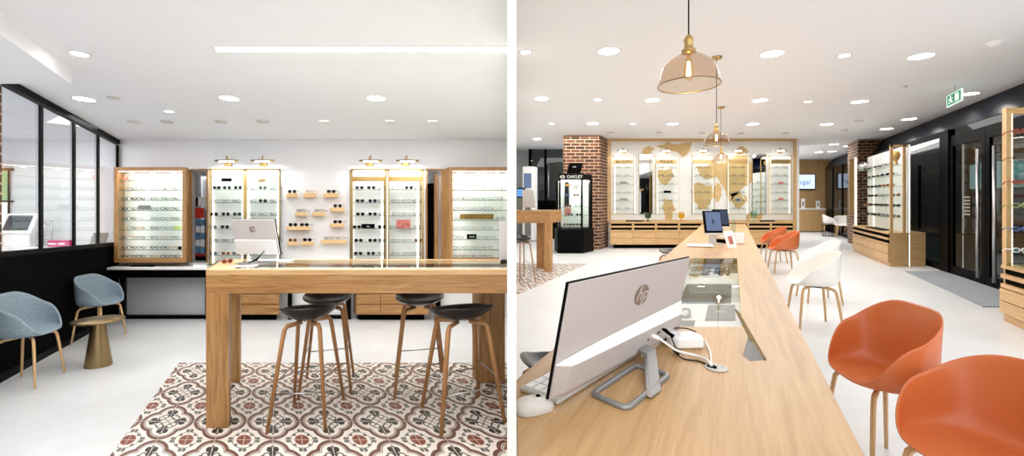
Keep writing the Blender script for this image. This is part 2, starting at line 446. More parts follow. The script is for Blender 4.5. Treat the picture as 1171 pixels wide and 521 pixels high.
# counter in the consulting room with its devices
t = thing('counter', L.W(-3.2, 5.9, 0), 'pale grey counter behind the glazed partition carrying instruments', 'counter')
obj('worktop', MB().box(L, -4.6, -2.42, 5.55, 6.25, .99, 1.03), M['white'], t); obj('cabinet_body', MB().box(L, -4.55, -2.45, 5.6, 6.24, 0, .99), M['wall_grey'], t)
def dev_matrix(Rm, px, py, Y, rz=0, rx=0):
    return Matrix.Translation(Rm.W(Rm.A(px, Y), Y, Rm.Cc(py, Y))) @ Matrix.Rotation(rz, 4, 'Z') @ Matrix.Rotation(rx, 4, 'X')
ctop = 1.03
Mx = Matrix.Translation(L.W(lx(20, 5.8), 5.8, ctop)) @ Matrix.Rotation(.25, 4, 'Z')
t = thing('eye_test_machine', Mx.translation, 'white instrument with tilted dark screen behind the partition glass', 'optical instrument')
Mt = Mx @ Matrix.Translation((0, 0, .2)) @ Matrix.Rotation(-.5, 4, 'X')
obj('housing', MB().boxm(Mt, -.17, .17, -.03, .04, -.04, .26).boxm(Mx, -.14, .14, -.02, .16, 0, .2), M['white'], t, bevel=.01)
obj('screen', MB().boxm(Mt, -.14, .12, -.04, -.03, 0, .22), M['slatedark'], t)
st = MB(); st.tube([Mx @ Vector((.26, .05, 0)), Mx @ Vector((.26, .05, .34))], .012).tube([Mx @ Vector((.34, .05, 0)), Mx @ Vector((.34, .05, .34))], .012)
st.tube([Mx @ Vector((.26, .05, .3)), Mx @ Vector((.34, .05, .3))], .01).tube([Mx @ Vector((.2, .05, .1)), Mx @ Vector((.34, .05, .1))], .01).boxm(Mx, .2, .38, -.02, .14, 0, .02)
obj('chin_rest', st, M['steel'], t)
Mx = Matrix.Translation(L.W(lx(65, 5.7), 5.7, ctop))
t = thing('pink_case', Mx.translation, 'magenta instrument case standing behind the second glass pane', 'case')
obj('body', MB().boxm(Mx, -.13, .13, 0, .09, 0, .085), M['magenta'], t, bevel=.012)
obj('label_strip', MB().boxm(Mx, -.11, -.01, -.003, 0, .03, .05).boxm(Mx, .02, .1, -.003, 0, .03, .05), M['white'], t)
Mx = Matrix.Translation(L.W(lx(111, 5.95), 5.95, ctop)) @ Matrix.Rotation(.2, 4, 'Z') @ Matrix.Rotation(-.35, 4, 'X')
t = thing('card_reader_stand', Mx.translation, 'small grey tilted card holder behind the third glass pane', 'stand')
obj('plate', MB().boxm(Mx, -.09, .09, 0, .012, .01, .19), M['greycard'], t); obj('foot', MB().boxm(Mx, -.09, .09, 0, .07, 0, .012), M['black'], t)

# ================================================================ spectacles
def spec_mesh(name, mats, lens_w=.026, lens_h=.019, rim=.0022, round_=1.0, flat=False):
    mb = MB(); n = 12
    for sx in (-1, 1):
        cx = sx * .034; pts = []
        for j in range(n):
            q = 2 * PI * j / n; cq, sq = math.cos(q), math.sin(q)
            k = (abs(cq) ** (2 / round_) + abs(sq) ** (2 / round_)) ** (-round_ / 2) if round_ != 1 else 1
            pts.append(Vector((cx + cq * lens_w * k, .002 * abs(cq), .024 + sq * lens_h * k)))
        mb.tube(pts, rim, 4, 0, True)
        b = len(mb.v); mb.v += pts; mb.face([b + j for j in range(n)], 1)
        hx = sx * (.034 + lens_w)
        mb.tube([Vector((hx, 0, .031)), Vector((hx + sx * .004, .006, .031)), Vector((hx + sx * .004, .09, .029)), Vector((hx + sx * .003, .125, .008))], rim * 1.0, 4, 0)
    mb.tube([Vector((-.034 + lens_w, 0, .028)), Vector((0, -.002, .031)), Vector((.034 - lens_w, 0, .028))], rim, 4, 0)
    return mesh_of(name, mb, [M[m] for m in mats])
GL = {
 'wire': (spec_mesh('wire_spectacles', ['metalframe', 'lens'], rim=.0027), 'thin wire spectacles'),
 'gold': (spec_mesh('gold_spectacles', ['goldframe', 'lens'], rim=.0029), 'gold wire spectacles'),
 'black': (spec_mesh('black_spectacles', ['blackframe', 'lens'], rim=.0034, round_=.7), 'black framed spectacles'),
 'tort': (spec_mesh('brown_spectacles', ['tort', 'lens'], rim=.0036, round_=.8), 'brown framed spectacles'),
 'sun': (spec_mesh('sunglasses', ['blackframe', 'sunlens'], rim=.003, lens_h=.021, round_=.8), 'black sunglasses'),
 'sunr': (spec_mesh('round_sunglasses', ['metalframe', 'sunlens'], rim=.0024, lens_h=.024, lens_w=.024), 'round dark sunglasses'),
 'sunb': (spec_mesh('brown_sunglasses', ['goldframe', 'sunlensb'], rim=.0026, lens_h=.023, lens_w=.025), 'brown lensed sunglasses'),
 'sunbl': (spec_mesh('blue_sunglasses', ['goldframe', 'sunlensblue'], rim=.0026, lens_h=.024, lens_w=.025), 'blue grey lensed sunglasses'),
 'red': (spec_mesh('red_spectacles', ['redframe', 'sunlensb'], rim=.005, lens_h=.023), 'red framed glasses'),
 'blue': (spec_mesh('blue_spectacles', ['blueframe', 'lens'], rim=.005, lens_h=.022), 'blue framed glasses'),
 'green': (spec_mesh('green_spectacles', ['greenframe', 'lens'], rim=.005, lens_h=.022), 'green framed glasses'),
 'whiteg': (spec_mesh('white_spectacles', ['whitegloss', 'sunlensblue'], rim=.005, lens_h=.022), 'white framed glasses'),
}
NSPEC = 0
def spectacles(kind, loc, label, group, rz=0, sc=1.0):
    global NSPEC
    me, _ = GL[kind]
    nm = 'sunglasses' if kind.startswith('sun') else 'spectacles'
    o = bpy.data.objects.new(nm, me); COL.objects.link(o)
    o.location = loc; o.rotation_euler = (0, 0, rz); o.scale = (sc, sc, sc)
    group = group or None
    tag(o, label, 'sunglasses' if kind.startswith('sun') else 'glasses', group); NSPEC += 1
    return o
def row(Rm, kinds, pxs, Y, c, where, rz=0, sc=1.0):
    for i, (k, px) in enumerate(zip(kinds, pxs)):
        n = len(pxs)
        pos = ORD[i] if i < n - 1 or n == 1 else 'rightmost'
        if n == 1: pos = 'only pair'
        spectacles(k, Rm.W(Rm.A(px, Y), Y, c), f"{GL[k][1]}, {pos}, {where}", f"glasses on {where}", rz + random.uniform(-.06, .06), sc)

GLOWS = []; VGL = []   # unseen fill lights added inside the shelf units
# ================================================================ left room: oak wall cabinets
def gshelf(mb, t):
    mb.m[0] = 1; return obj('shelf', mb, [M['shelfglass'], M['shelfedge']], t)
def oak_cabinet(Rm, x0, x1, y0, y1, Yf, Yb, label, shelves, ix0, ix1, iy0, iy1, clip=None):
    a0, a1 = Rm.A(x0, Yf), (Rm.A(x1, Yf) if clip is None else clip); c0, c1 = Rm.Cc(y1, Yf), Rm.Cc(y0, Yf)
    t = thing('display_cabinet', Rm.W((a0 + a1) / 2, Yb, c0), label, 'cabinet', 'oak wall cabinets')
    ia0, ia1 = Rm.A(ix0, Yf), (Rm.A(ix1, Yf) if clip is None else clip); ic0, ic1 = Rm.Cc(iy1, Yf), Rm.Cc(iy0, Yf)
    obj('side_panel', MB().box(Rm, a0, ia0, Yf, Yb, c0, c1), M['oakv'], t, bevel=.002)
    if clip is None: obj('side_panel', MB().box(Rm, ia1, a1, Yf, Yb, c0, c1), M['oakv'], t, bevel=.002)
    obj('top_panel', MB().box(Rm, ia0, ia1, Yf, Yb, ic1, c1), M['oak'], t); obj('base_panel', MB().box(Rm, ia0, ia1, Yf, Yb, c0, ic0), M['oak'], t)
    obj('back_panel', MB().box(Rm, ia0, ia1, Yb - .02, Yb, ic0, ic1), M['white'], t)
    for y in shelves:
        c = Rm.Cc(y, Yf + .04)
        gshelf(MB().box(Rm, ia0 + .004, ia1 - .004, Yf + .04, Yb - .03, c - .008, c), t)
    n = 3; GLOWS.append((Rm, ia0, ia1, Yf + .03, ic1 - .015, 2.6)); VGL.append((Rm, ia0 + .02, Yf + .05, (ic0 + ic1) / 2, ic1 - ic0, 1.7, -1))
    if clip is None: VGL.append((Rm, ia1 - .02, Yf + .05, (ic0 + ic1) / 2, ic1 - ic0, 1.7, 1))
    for i in range(n):
        a = ia0 + (ia1 - ia0) * (i + .5) / n
        obj('spotlight', MB().lathe([(.024, -.012), (.024, 0)], Matrix.Translation(Rm.W(a, (Yf + Yb) / 2 - .03, ic1)), 16), M['led'], t)
    obj('led_strip', MB().box(Rm, ia0 + .01, ia1 - .01, Yf + .012, Yf + .022, ic1 - .008, ic1), M['ledsoft'], t)
    return t
SHY = [205.5, 217, 228.3, 240, 251.5, 262.5, 273.5, 285.2]
oak_cabinet(L, 130, 213, 191, 300, 6.0, 6.285, 'wide oak wall cabinet of glass shelves beside the glazed partition', SHY, 134.5, 208.5, 195.2, 295.5)
clipB = aw(XL, 6.0) - .002
oak_cabinet(L, 514, 590, 191, 300, 6.0, 6.285, 'oak wall cabinet of glass shelves cut off at the right of the left picture', SHY, 517.5, 590, 195.2, 295.5, clipB)
kA = ['wire', 'wire', 'gold', 'wire', 'black', 'wire', 'tort']
for i, y in enumerate(SHY[1:] + [295.5]):
    Y = 6.12
    c = L.Cc(y, 6.04 if y < 290 else 6.0) + .001
    xs = [140 + (0.7 if i % 2 else 0), 150.5, 161, 177, 188.5, 200] if i != 3 else [140, 150, 177, 188, 200]
    row(L, [random.choice(kA) for _ in xs], xs, Y, c, f"{NTH[i + 1]} shelf of the oak cabinet above the desk", sc=1.0)
    xs = [523.5, 534.5, 546, 557.5, 569] if i not in (3, 5) else ([522, 572] if i == 3 else [523, 551, 561])
    if i >= 4: xs = [x for x in xs if x < 566]
    row(L, [random.choice(kA) for _ in xs], xs, Y, c, f"{NTH[i + 1]} shelf of the oak cabinet beside the cream divider", sc=1.0)
def sign(Rm, x0, y0, x1, y1, Y, mat, name, label, txt=None, tmat=None, d=.02, tsz=.5, cat='sign', parent=None):
    mb = MB().pbox(Rm, x0, y0, x1, y1, Y, d)
    t = thing(name, base_of(mb), label, cat)
    obj('panel', mb, M[mat], t)
    if txt:
        h = (y1 - y0) * Y / F
        Mx = Matrix.Translation(Rm.W(Rm.A((x0 + x1) / 2, Y), Y - .002, Rm.Cc((y0 + y1) / 2, Y))) @ Matrix.Rotation(PI / 2, 4, 'X')
        obj('lettering', MB().text(txt, Mx, h * tsz, .001), M[tmat], t)
    return t
sign(L, 526.5, 244.5, 564.5, 250.6, 6.1, 'goldsign', 'brand_plaque', 'long olive gold plaque on a shelf of the right oak cabinet')
sign(L, 534.5, 267.5, 545, 273.2, 6.1, 'blackmat', 'brand_plaque', 'small black plaque with white marks in the right oak cabinet', '~~', 'white', tsz=1.0)
sign(L, 158, 234.5, 172, 239.6, 6.1, 'greycard', 'brand_plaque', 'translucent grey block on the fourth shelf of the left oak cabinet')
sign(L, 198.5, 258, 207, 262.2, 6.1, 'greenframe', 'brand_plaque', 'small green card at right end of a left oak cabinet shelf')
sign(L, 203.5, 281.5, 207.5, 285, 6.1, 'blackmat', 'brand_plaque', 'tiny black block at right end of a low left cabinet shelf')
sign(L, 141, 202, 146, 205.3, 6.1, 'red', 'brand_plaque', 'small red card on the topmost shelf of the left oak cabinet')

# ---------------------------------------------------------------- brass framed columns
def brass_column(Rm, x0, x1, y0, y1, Yf, Yb, label, shelves, header=None, gap=0, case=False):
    a0, a1 = Rm.A(x0, Yf), Rm.A(x1, Yf); c0, c1 = Rm.Cc(y1, Yf), Rm.Cc(y0, Yf); w = .022 if Rm is L else .013
    t = thing('brass_display_column', Rm.W((a0 + a1) / 2, Yb, c0), label, 'display case', 'brass framed display columns' if not case else 'brass framed wall cases')
    for s_, e in ((a0, a0 + w), (a1 - w, a1)):
        obj('post', MB().box(Rm, s_, e, Yf, Yf + w, c0, c1), M['brass'], t)
        obj('post', MB().box(Rm, s_, e, Yb - w, Yb - .004, c0, c1), M['brass'], t)
    mb = MB().box(Rm, a0, a1, Yf, Yf + w, c1 - w, c1).box(Rm, a0, a0 + w, Yf, Yb, c1 - w, c1).box(Rm, a1 - w, a1, Yf, Yb, c1 - w, c1)
    mb.box(Rm, a0, a1, Yf, Yf + w, c0, c0 + w).box(Rm, a0, a0 + w, Yf, Yb, c0, c0 + w).box(Rm, a1 - w, a1, Yf, Yb, c0, c0 + w)
    obj('rail', mb, M['brass'], t)
    if not case: obj('back_panel', MB().box(Rm, a0 + w, a1 - w, Yb - .012, Yb - .006, c0 + w, c1 - w), M['white'], t)
    lw = .02 if not case else .012
    for s_, e in ((a0 + w, a0 + w + lw), (a1 - w - lw, a1 - w)):
        obj('led_strip', MB().box(Rm, s_, e, Yb - .02, Yb - .012, c0 + w, c1 - w), M['ledcase'] if Rm is R else M['ledsoft'], t)
    for y in shelves:
        c = Rm.Cc(y, Yf)
        gshelf(MB().box(Rm, a0 + w, a1 - w, Yf + .004, Yb - .02, c - .007, c), t)
    GLOWS.append((Rm, a0 + w, a1 - w, Yf + .02, c1 - w - .01, 3.5 if Rm is L else 1.1))
    if header: obj('header_band', MB().pbox(Rm, x0 + 1.5, header[0], x1 - 1.5, header[1], Yf + .05, .01), header[2], t)
    return t
SHC = [216, 231.2, 246.4, 261.2, 276.6, 291.6]
Yc, Ycb = 6.12, 6.286
brass_column(L, 238.8, 279.6, 192.6, 303, Yc, Ycb, 'brass framed shelf column next to the open niche with the rack', [201.4, 207.3] + SHC)
brass_column(L, 280.4, 320.6, 192.6, 303, Yc, Ycb, 'brass framed shelf column directly behind the desktop monitor', [201.4, 207.3] + SHC)
brass_column(L, 402, 442.8, 192.8, 303, Yc, Ycb, 'brass framed shelf column just right of the small wooden shelves', SHC, (201.5, 207.5, M['brass']))
brass_column(L, 443.6, 484.6, 192.8, 303, Yc, Ycb, 'brass framed shelf column beside the niche with hanging clothes', SHC, (201.5, 207.5, M['brass']))
colspec = {
 'brass column by the rack niche': (lambda i: [(247.5, 259.5, 272), (246, 258, 270), (244.5, 258, 271), (243, 257, 270), (246, 258, 270), (243.5, 258, 270)][i],
   [['sun', 'sunr', 'sunr'], ['wire'] * 3, ['sunr'] * 3, ['sunbl', 'sunr', 'sunbl'], ['wire'] * 3, ['sunbl', 'sunb', 'sunbl']]),
 'brass column behind the monitor': (lambda i: [(287.5, 300.5, 313), (288, 300.5, 313), (288, 300.5, 313), (288, 313), (288, 313), (288, 300.5, 313)][i],
   [['wire', 'sunbl', 'wire'], ['wire', 'sunr', 'wire'], ['wire'] * 3, ['wire'] * 2, ['wire'] * 2, ['wire'] * 3]),
 'brass column by the wooden shelves': (lambda i: [(411, 424.5, 437), (411.5, 426, 437), (412, 426, 437.5), (408, 437), (410, 426, 437), (409.5, 424, 437)][i],
   [['sun', 'sun', 'wire'], ['sun', 'sun', 'black'], ['sun', 'sun', 'tort'], ['sun', 'sunr'], ['sun', 'sun', 'sunbl'], ['sun', 'sunr', 'tort']]),
 'brass column by the clothes niche': (lambda i: [(452, 467.5, 478.5), (452, 465, 477), (453, 465, 477), (449, 478), (452, 465, 478.5), (452, 466, 477)][i],
   [['wire', 'sunr', 'wire'], ['wire'] * 3, ['wire'] * 3, ['wire'] * 2, ['wire', 'wire', 'sunb'], ['wire'] * 3]),
}
for nm, (f, ks) in colspec.items():
    for i in range(6):
        row(L, ks[i], f(i), Yc + .03, L.Cc(SHC[i], Yc) + .001, f"{NTH[i]} shelf of the {nm}", sc=.97)
sign(L, 253, 203.4, 265, 207.1, 6.16, 'blackmat', 'brand_plaque', 'black plaque high in the brass column by the rack niche')
sign(L, 295, 204.4, 304, 207.1, 6.16, 'goldframe', 'brand_plaque', 'small gold plaque high in the brass column behind the monitor')
sign(L, 413.5, 255.8, 428.5, 261, 6.15, 'blackmat', 'brand_plaque', 'black winged plaque among the sunglasses of the third brass column', '~', 'white', tsz=1.2)
sign(L, 453.5, 251, 469, 260.8, 6.15, 'printp', 'picture_card', 'pink and black portrait card on a shelf of the fourth brass column', cat='card')
# picture lights
def picture_light(Rm, px, py, Y, wpx, label, group):
    k = Y / F; c = Rm.Cc(py, Y); a = Rm.A(px, Y); t = thing('picture_light', Rm.W(a, Y + .14, c), label, 'wall lamp', group)
    hw = wpx * k / 2
    obj('lamp_bar', MB().tube([Rm.W(a - hw, Y, c), Rm.W(a + hw, Y, c)], .014, 10), M['brass'], t)
    obj('bulb_strip', MB().tube([Rm.W(a - hw * .62, Y - .004, c - .012), Rm.W(a + hw * .62, Y - .004, c - .012)], .011, 8), M['led'], t)
    obj('wall_plate', MB().boxm(Matrix.Translation(Rm.W(a, Y + .12, c - .03)), -.05, .05, 0, .04, -.03, .03), M['brass'], t, bevel=.005)
    obj('arm', MB().tube([Rm.W(a, Y + .13, c - .02), Rm.W(a, Y + .1, c + .06), Rm.W(a, Y + .03, c + .075), Rm.W(a, Y, c + .01)], .007, 8), M['brass'], t)
for i, (px, nm) in enumerate(((259, 'first column from the left'), (300, 'column behind the monitor'), (424, 'column right of the wooden shelves'), (466, 'column beside the clothes niche'))):
    picture_light(L, px, 183.5, 6.14, 26, f'brass picture light above the brass {nm}', 'brass picture lights')

# small blond wooden wall shelves
WS = [(327.7, 340.3, 220.6, 225.3, ['sunr'], 'upper left'), (347.6, 361.2, 220.6, 225.3, ['gold'], 'upper middle'), (371, 386.4, 220.6, 225.3, ['sun'], 'upper right'),
      (378.4, 393.7, 237.2, 241.4, ['sunr'], 'right-hand, second down'), (337.7, 351, 242.6, 246.5, ['black'], 'middle left'), (358, 372, 242.6, 246.5, ['tort'], 'centre'),
      (378.4, 393.7, 255.4, 259.5, ['sun'], 'right-hand, third down'), (327.7, 354.7, 258.8, 262.8, ['sunr', 'sun'], 'long left'),
      (367.6, 396.8, 274.2, 278.2, ['black', 'wire'], 'long right bottom'), (328.5, 340.9, 276.4, 280.4, ['sunb'], 'bottom left'), (343.8, 358.9, 276, 280, ['sun'], 'bottom middle')]
for x0, x1, y0, y1, ks, nm in WS:
    Y = 6.15
    solo('wall_shelf', MB().pbox(L, x0, y0, x1, y1, Y, YB - Y), M['shelfwood'], f'{nm} small blond wooden shelf on the white wall', 'shelf', 'small wooden wall shelves', bevel=.004)
    xs = [(x0 + x1) / 2] if len(ks) == 1 else [x0 + (x1 - x0) * .27, x0 + (x1 - x0) * .75]
    row(L, ks, xs, Y + .02, L.Cc(y0, Y) + .001, f'{nm} wooden wall shelf', sc=1.0)

# niches
def niche(x0, x1, label_i):
    Y = YB; a0, a1 = lx(x0), lx(x1)
    mb = MB().box(L, a0 - .03, a0, Y - .02, 7.1, c0n - .03, c1n + .03).box(L, a1, a1 + .03, Y - .02, 7.1, c0n - .03, c1n + .03).box(L, a0, a1, Y - .02, 7.1, c1n, c1n + .03).box(L, a0, a1, Y - .02, 7.1, c0n - .03, c0n)
    struct(f'trim_{label_i}', mb, M['wall'])
    struct(f'trim_{label_i + 3}', MB().box(L, a0 - .01, a0 + .012, Y - .03, Y, c0n, c1n).box(L, a1 - .012, a1 + .01, Y - .03, Y, c0n, c1n).box(L, a0, a1, Y - .03, Y, c1n - .012, c1n + .01), M['oak'])
niche(219, 237.5, 2); niche(487, 505, 3)
Y = 6.5
t = thing('display_rack', L.W(lx(229, Y), Y, c0n), 'tall rack of blue and white packets with red header in the left niche', 'rack')
obj('frame', MB().pbox(L, 222.6, 250, 223.6, 297, Y + .1, .02).pbox(L, 234.4, 240, 235.4, 297, Y + .1, .02).pbox(L, 222.6, 293, 235.4, 297.5, Y + .08, .04), M['black'], t)
obj('red_header', MB().pbox(L, 223, 237.5, 233.5, 249, Y + .07, .02), M['red'], t)
for i in range(5):
    y = 250.5 + i * 7.9
    obj('packet_row', MB().pbox(L, 223.8, y, 228.6, y + 6.8, Y + .08, .03).pbox(L, 229.4, y + .4, 234, y + 6.8, Y + .08, .03), M['blue'] if i % 2 == 0 else M['white'], t)
obj('red_base', MB().pbox(L, 222.8, 289.5, 235, 293, Y + .06, .03), M['redframe'], t)
sign(L, 221.5, 225.5, 226.2, 235.5, 6.62, 'blackmat', 'black_box', 'small black box high in the left niche', cat='box')
sign(L, 226.4, 225, 235.5, 236, 6.61, 'white', 'white_box', 'white box beside a black box high in the left niche', cat='box')
mb = MB(); Y = 6.5
t = thing('hanging_coat', L.W(lx(492, Y), Y, L.Cc(206, Y)), 'dark coat hanging on a hook inside the right niche', 'coat')
pts = [(-.10, 0), (-.05, .06), (.06, .08), (.12, .0), (.1, -.18), (.07, -.2), (.075, -1.1), (-.06, -1.1), (-.08, -.6), (-.1, -.3)]
Mx = Matrix.Translation(L.W(lx(492.5, Y), Y, L.Cc(215, Y))) @ Matrix.Rotation(PI / 2, 4, 'X')
obj('cloth', MB().prism(Mx, pts, -.05, .03), M['blackmat'], t, bevel=.02)
obj('hanger', MB().tube([Mx @ Vector((-.09, .03, 0)), Mx @ Vector((.01, .09, 0)), Mx @ Vector((.11, .03, 0))], .006).tube([Mx @ Vector((.01, .09, 0)), Mx @ Vector((.01, .15, 0)), Mx @ Vector((.03, .17, 0))], .004), M['steel'], t)
solo('oak_board', MB().pbox(L, 496.8, 199, 504, 299, 6.4, .03), M['oakv'], 'upright oak board standing inside the right niche', 'board')
solo('necklace_stand', MB().tube([L.W(lx(488, 6.35), 6.35, L.Cc(215, 6.35)), L.W(lx(488, 6.35), 6.35, L.Cc(299.5, 6.35))], .012), M['metalframe'], 'thin dark rod with beads in the right niche', 'rod')

# ---------------------------------------------------------------- desks and drawer units along the back wall
def wall_desk(x0, x1, label, legs=True, Yf=5.85, grp='black desks with white tops along the back wall', clip=None):
    a0 = L.A(x0, Yf); a1 = L.A(x1, Yf) if clip is None else clip
    t = thing('wall_desk', L.W((a0 + a1) / 2, 6.05, 0), label, 'desk', grp)
    obj('desk_top', MB().box(L, a0, a1, Yf, 6.28, .715, .745), M['white'], t, bevel=.003)
    obj('apron', MB().box(L, a0 + .02, a1 - .01, Yf + .1, 6.27, .60, .714), M['black'], t)
    for a in (a0 + .1, a1 - .07): obj('leg', MB().box(L, a, a + .06, 6.1, 6.2, 0, .60), M['black'], t)
    obj('back_panel', MB().box(L, a0 + .16, a1 - .08, 6.2, 6.22, .05, .60), M['wall_grey'] if x0 < 200 else M['white'], t)
    obj('foot_rail', MB().box(L, a0 + .1, a1 - .02, 6.14, 6.2, 0, .045), M['black'], t)
    return t
wall_desk(121, 237, 'black desk with white top below the left oak cabinet')
wall_desk(321, 406, 'black and white desk under the wooden wall shelves')
wall_desk(498, 590, 'black and white desk below the right oak cabinet', clip=aw(XL, 5.85) - .12)
def drawer_unit(x0, x1, label):
    Yf = 6.0; t = thing('drawer_unit', L.W(L.A((x0 + x1) / 2, Yf), 6.1, .08), label, 'drawer unit', 'oak drawer units along the back wall')
    a0, a1 = L.A(x0, Yf), L.A(x1, Yf)
    obj('carcass', MB().box(L, a0, a1, Yf + .02, 6.27, .085, .72), M['oak'], t)
    for k in range(3):
        z = .09 + k * .145
        for j in range(2):
            am = a0 + (a1 - a0) * (.33 if j == 0 else 1); as_ = a0 if j == 0 else a0 + (a1 - a0) * .33
            d = obj('drawer', MB().box(L, as_ + .005, am - .005, Yf, Yf + .02, z, z + .133), M['oak'], t)
    obj('shadow_plinth', MB().box(L, a0 + .04, a1 - .04, Yf + .08, 6.2, 0, .085), M['blackmat'], t)  # black block put where shadow lies beneath the raised unit
drawer_unit(240, 319.5, 'oak drawer unit beneath the left pair of brass columns')
drawer_unit(408, 490.5, 'oak drawer unit beneath the right pair of brass columns')
sign(L, 221, 302.5, 236, 307.5, 5.95, 'white', 'price_card', 'small white card stack on the left black desk top', '.....', 'greycard', cat='card')
Yk = 6.03
solo('keyboard', MB().box(L, L.A(150, Yk), L.A(176, Yk), 5.98, 6.1, .745, .757), M['black'], 'flat black keyboard lying on the left desk top', 'keyboard')

# ---------------------------------------------------------------- rug of cement tiles
xr = [L.W(-.937, y, 0).x for y in (-1.5, 4.12)]
mb = MB().slab(L, [(xr[0], -1.5), (XL, -1.5), (XL, 4.12), (xr[1], 4.12)], .0, .005)
struct('floor_tiles', mb, M['tiles'])

# ---------------------------------------------------------------- bar table
Yf, Yb_ = 2.773, 3.73; a0 = -.4575; T = 1.007; AP = .859; LG = .144
x0f, x0b = L.W(a0, Yf, 0).x, L.W(a0, Yb_, 0).x
t = thing('bar_table', L.W(.5, 3.2, .005), 'high chunky oak bar table standing on the patterned tiles', 'table')
def lpoly(aL, Ya, Yz, xr_=XL - .002): return [(L.W(aL, Ya, 0).x, Ya), (xr_, Ya), (xr_, Yz), (L.W(aL, Yz, 0).x, Yz)]
ia = -.29
mb = MB().slab(L, lpoly(a0, Yf, Yf + .09), T - .03, T).slab(L, lpoly(a0, Yb_ - .09, Yb_), T - .03, T)
mb.box(L, a0, ia, Yf + .09, Yb_ - .09, T - .03, T)
obj('table_top', mb, M['oakl'], t)
obj('glass_top', MB().slab(L, lpoly(ia, Yf + .09, Yb_ - .09), T - .006, T - .001), M['trayglass'], t)
obj('tray', MB().slab(L, lpoly(ia, Yf + .09, Yb_ - .09), T - .07, T - .06), M['white'], t)
obj('apron', MB().slab(L, lpoly(a0, Yf, Yf + .04), AP, T - .03), M['oak'], t)
obj('apron', MB().slab(L, lpoly(a0, Yb_ - .04, Yb_), AP, T - .03), M['oak'], t)
obj('apron', MB().box(L, a0, a0 + .04, Yf + .04, Yb_ - .04, AP, T - .03), M['oak'], t)
for (aa, ya, yb) in ((a0, Yf, Yf + .14), (a0, 3.593, Yb_), (1.656, 3.593, Yb_)):
    a1_ = aa + LG if aa < 1 else 1.866
    obj('leg', MB().box(L, aa, a1_, ya, yb, .005, AP + (.0 if aa > 1 else 0)), M['oakv'], t, bevel=.003)
# ================================================================ seats
def ss(a, b, x):
    x = max(0, min(1, (x - a) / (b - a))); return x * x * (3 - 2 * x)
def armchair_shell(th=0.014, W=.30, D=.27):
    """tub shell: front towards -y, high back at +y, arms falling to the front lip"""
    mb = MB(); n = 40; rings = [0, .25, .5, .68, .8, .88, .94, 1.0]
    mb.v.append(Vector((0, 0, .435)))
    def rim(th_): # th_ 0 at front
        g = abs(th_)
        return .445 + .20 * ss(.5, 1.45, g) + .14 * ss(1.3, 2.7, g)
    for s_ in rings[1:]:
        for j in range(n):
            q = 2 * PI * j / n - PI; g = abs(q)
            rz = rim(q)
            up = ss(.62, 1.0, s_) * .35 + .65 * max(0, (s_ - .66) / .34) ** 1.1
            z = .435 + .012 * s_ * s_ + (rz - .447) * up
            flare = .80 + .20 * s_ if s_ > .66 else s_ * (.932 / .66)
            rr = flare if s_ > .66 else flare
            x = math.sin(q); y = -math.cos(q)
            p = 2.5; k = (abs(x) ** p + abs(y) ** p) ** (-1 / p)
            ly = D * (1.0 if y < 0 else 1.0)
            X = x * k * W * rr; Yy = y * k * ly * rr
            if y < 0: Yy *= 1.0 + .03 * s_
            mb.v.append(Vector((X, Yy, z)))
    for j in range(n): mb.face([0, 1 + (j + 1) % n, 1 + j][::-1], 0, True)
    for i in range(len(rings) - 2):
        for j in range(n):
            j2 = (j + 1) % n; b = 1 + i * n
            mb.face([b + j, b + n + j, b + n + j2, b + j2], 0, True)
    return mb
def armchair(mat, legmat, label, group, th, name='armchair'):
    t = thing(name, (0, 0, 0), label, 'chair', group)
    obj('seat_shell', armchair_shell(), M[mat], t, solid=th, sub=1)
    for sx in (-1, 1):
        for sy in (-1, 1):
            pts = [Vector((sx * .25, sy * .235, 0)), Vector((sx * .205, sy * .195, .30)), Vector((sx * .192, sy * .182, .375)), Vector((sx * .175, sy * .165, .402)), Vector((sx * .14, sy * .125, .412)), Vector((sx * .03, sy * .03, .412))]
            obj('leg', MB().tube(pts, [.0125, .016, .016, .016, .015, .014], 8), M[legmat], t)
    obj('under_plate', MB().lathe([(.09, .408), (.1, .42)], None, 20), M['black'], t)
    return t
def place(t, Rm, px, Y, face, label, sc=(1, 1, 1), c=0):
    t.location = Rm.W(Rm.A(px, Y), Y, c); t.rotation_euler = (Rm.tilt if False else 0, 0, face); t.scale = sc
    t['label'] = label
    return t
# face angle: 0 looks at the camera (-y); positive turns anticlockwise seen from above
grey = armchair('fabric', 'leg', 'x', 'grey felt tub chairs along the black wall', .026)
place(grey, L, 32, 3.6, math.radians(112), 'blue grey felt tub chair nearest, cut by the left edge', (.82, .60, .95))
g2 = dup(grey); place(g2, L, 114, 5.0, math.radians(102), 'blue grey felt tub chair beyond the bronze side table', (.84, .60, .95))

# bronze side table
Yt = 4.04; bx = L.W(L.A(112.5, Yt), Yt, 0)
t = thing('side_table', bx, 'round bronze side table on a flared cone foot', 'table')
Mx = Matrix.Translation(bx)
obj('table_top', MB().lathe([(.0, .412), (.185, .414), (.19, .42), (.19, .428), (.186, .432), (.0, .433)], Mx, 48, caps=False), M['bronze'], t)
obj('cone_foot', MB().lathe([(.0, 0), (.098, 0), (.1, .01), (.048, .405), (.048, .412), (0, .412)], Mx, 40, caps=False), M['bronze'], t)

